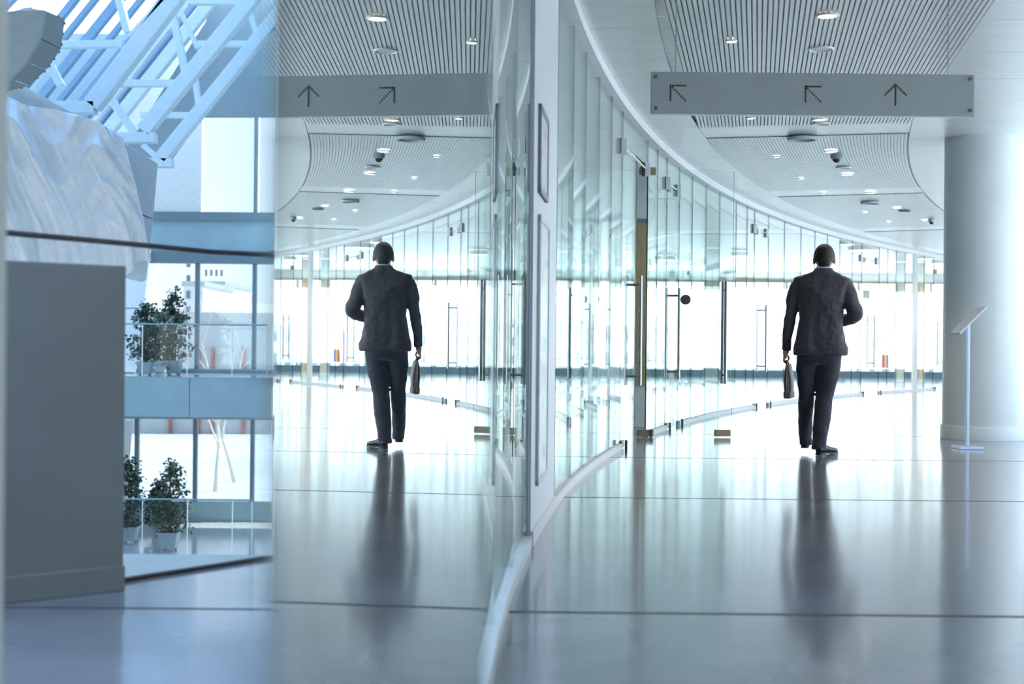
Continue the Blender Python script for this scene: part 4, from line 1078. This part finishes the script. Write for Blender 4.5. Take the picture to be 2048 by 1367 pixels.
o = MB().loft([ring(0.034, 0.0, 1.605, 0.108, 0.094, 28, 2.0), ring(0.036, 0.003, 1.632, 0.088, 0.088, 28, 2.0), ring(0.038, 0.006, 1.657, 0.077, 0.081, 28, 2.0), ring(0.038, 0.006, 1.655, 0.070, 0.074, 28, 2.0), ring(0.036, 0.004, 1.61, 0.07, 0.07, 28, 2.0)]).build('jacket_collar', M_suit, man, smooth=True)
# centre back seam and sleeve buttons
sm_ = MB(); pts = []
for z, hd, cx_ in ((0.89, 0.158, 0.017), (1.0, 0.154, 0.014), (1.12, 0.142, 0.012), (1.25, 0.134, 0.016), (1.4, 0.146, 0.022), (1.52, 0.125, 0.027)):
    pts.append(L(cx_, -hd - 0.0025, z))
sm_.tube(pts, 0.0028, 6); sm_.build('back_seam', M_trou, jacket)
for k in range(3):
    c = L(-0.262 - 0.004 * k, -0.004 + 0.01 * k, 0.985 - 0.02 * k); MB().tube([c, c - Vector((0, 0.006, 0))], 0.006, 8).build('button', M_shoe, jacket)
# trousers
tm = MB()
tm.loft([ring(0.01, 0.0, 1.00, 0.17, 0.12), ring(0.01, 0.0, 0.92, 0.190, 0.130), ring(0.005, 0.0, 0.85, 0.196, 0.128), ring(0.0, 0.005, 0.80, 0.185, 0.105)])
limb(tm, [(-0.095, 0.005, 0.86), (-0.105, 0.03, 0.74), (-0.104, 0.10, 0.52), (-0.112, 0.22, 0.30), (-0.106, 0.345, 0.105), (-0.106, 0.362, 0.065)], [0.098, 0.086, 0.070, 0.066, 0.056, 0.056], 18)
limb(tm, [(0.098, 0.005, 0.86), (0.088, 0.02, 0.74), (0.058, 0.05, 0.52), (0.036, 0.01, 0.30), (0.012, -0.03, 0.10), (0.008, -0.035, 0.05)], [0.104, 0.096, 0.080, 0.075, 0.062, 0.060], 18)
trousers = tm.build('trousers', M_trou, man); cloth(trousers, 0.0095, 4, 0.022, 0.11)
# shoes
def shoe(hx, hy, hz, ang, pitch, ln=0.285):
    m2 = Matrix.Translation((hx, hy, hz)) @ Matrix.Rotation(-ang, 4, 'Z') @ Matrix.Rotation(-pitch, 4, 'X')
    def T(x, y, z): p = m2 @ Vector((x, y, z)); return L(p.x, p.y, p.z)
    up = MB(); rings = []
    for f, w, h in ((0.0, 0.022, 0.055), (0.04, 0.033, 0.075), (0.16, 0.037, 0.085), (0.34, 0.036, 0.080), (0.5, 0.041, 0.060), (0.7, 0.046, 0.048), (0.88, 0.038, 0.040), (0.97, 0.022, 0.032), (1.0, 0.008, 0.026)):
        rings.append([T(w * math.cos(t), f * ln, 0.018 + h * 0.5 + h * 0.5 * math.sin(t)) for t in [2 * PI * k / 18 for k in range(18)]])
    up.loft(rings); sh_ = up.build('shoe', M_shoe, man, smooth=True)
    so = MB(); rings = []
    for f, w, z0_ in ((0.0, 0.020, 0.0), (0.05, 0.034, 0.0), (0.25, 0.036, 0.0), (0.30, 0.033, 0.012), (0.5, 0.042, 0.008), (0.7, 0.047, 0.0), (0.9, 0.038, 0.0), (1.0, 0.010, 0.004)):
        rings.append([T(-w, f * ln, z0_), T(w, f * ln, z0_), T(w, f * ln, 0.024), T(-w, f * ln, 0.024)])
    so.loft(rings).build('sole', mat('dark_sole', (0.02, 0.02, 0.022), 0.5), sh_)
shoe(-0.118, 0.31, 0.035, 0.12, -0.14); shoe(0.000, -0.085, 0.002, 0.62, 0.0)

# ---- the case in his hand
cs = empty('document_case', L(-0.262, 0.06, 0.50)); bpy.context.view_layer.update()
tag(cs, 'slim dark brown leather case carried in the man\'s left hand', 'case')
M_lea = mat('brown_leather', (0.035, 0.020, 0.021), 0.45, var=0.25, scale=25, bump=0.2, bscale=60)
def cl(y, z, x): return L(-0.262 + x + (z - 0.78) * -0.03 + (y - 0.06) * 0.10, y, z)
rings = []
for z, w, yl in ((0.500, 0.018, 0.30), (0.505, 0.028, 0.33), (0.56, 0.032, 0.345), (0.66, 0.036, 0.35), (0.74, 0.026, 0.345), (0.79, 0.014, 0.33), (0.80, 0.006, 0.32)):
    rg = []
    for k in range(24):
        t = 2 * PI * k / 24; c, s_ = math.cos(t), math.sin(t)
        rg.append(cl(0.06 + math.copysign(abs(s_) ** 0.5, s_) * yl / 2, z, math.copysign(abs(c) ** 0.8, c) * w))
    rings.append(rg)
MB().loft(rings).build('bag_body', M_lea, cs, smooth=True)
hd_ = MB().tube([cl(-0.02, 0.79, 0), cl(-0.015, 0.822, -0.018), cl(0.02, 0.832, -0.02), cl(0.10, 0.832, -0.02), cl(0.135, 0.822, -0.018), cl(0.14, 0.79, 0)], 0.008, 8).build('handle', M_lea, cs, smooth=True)
MB().tube([cl(-0.112, 0.52, 0.0), cl(-0.118, 0.62, 0.0), cl(-0.114, 0.74, 0.0), cl(-0.10, 0.80, 0.0)], 0.003, 6).build('zip', M_steel, cs)
MB().loft([[cl(0.06 + y_, z_, x_) for y_, x_ in ((-0.168, -0.030), (0.168, -0.030), (0.168, 0.030), (-0.168, 0.030))] for z_ in (0.497, 0.560)]).build('bottom_trim', mat('tan_brown_leather', (0.10, 0.065, 0.065), 0.5, var=0.2), cs, bevel=0.01)
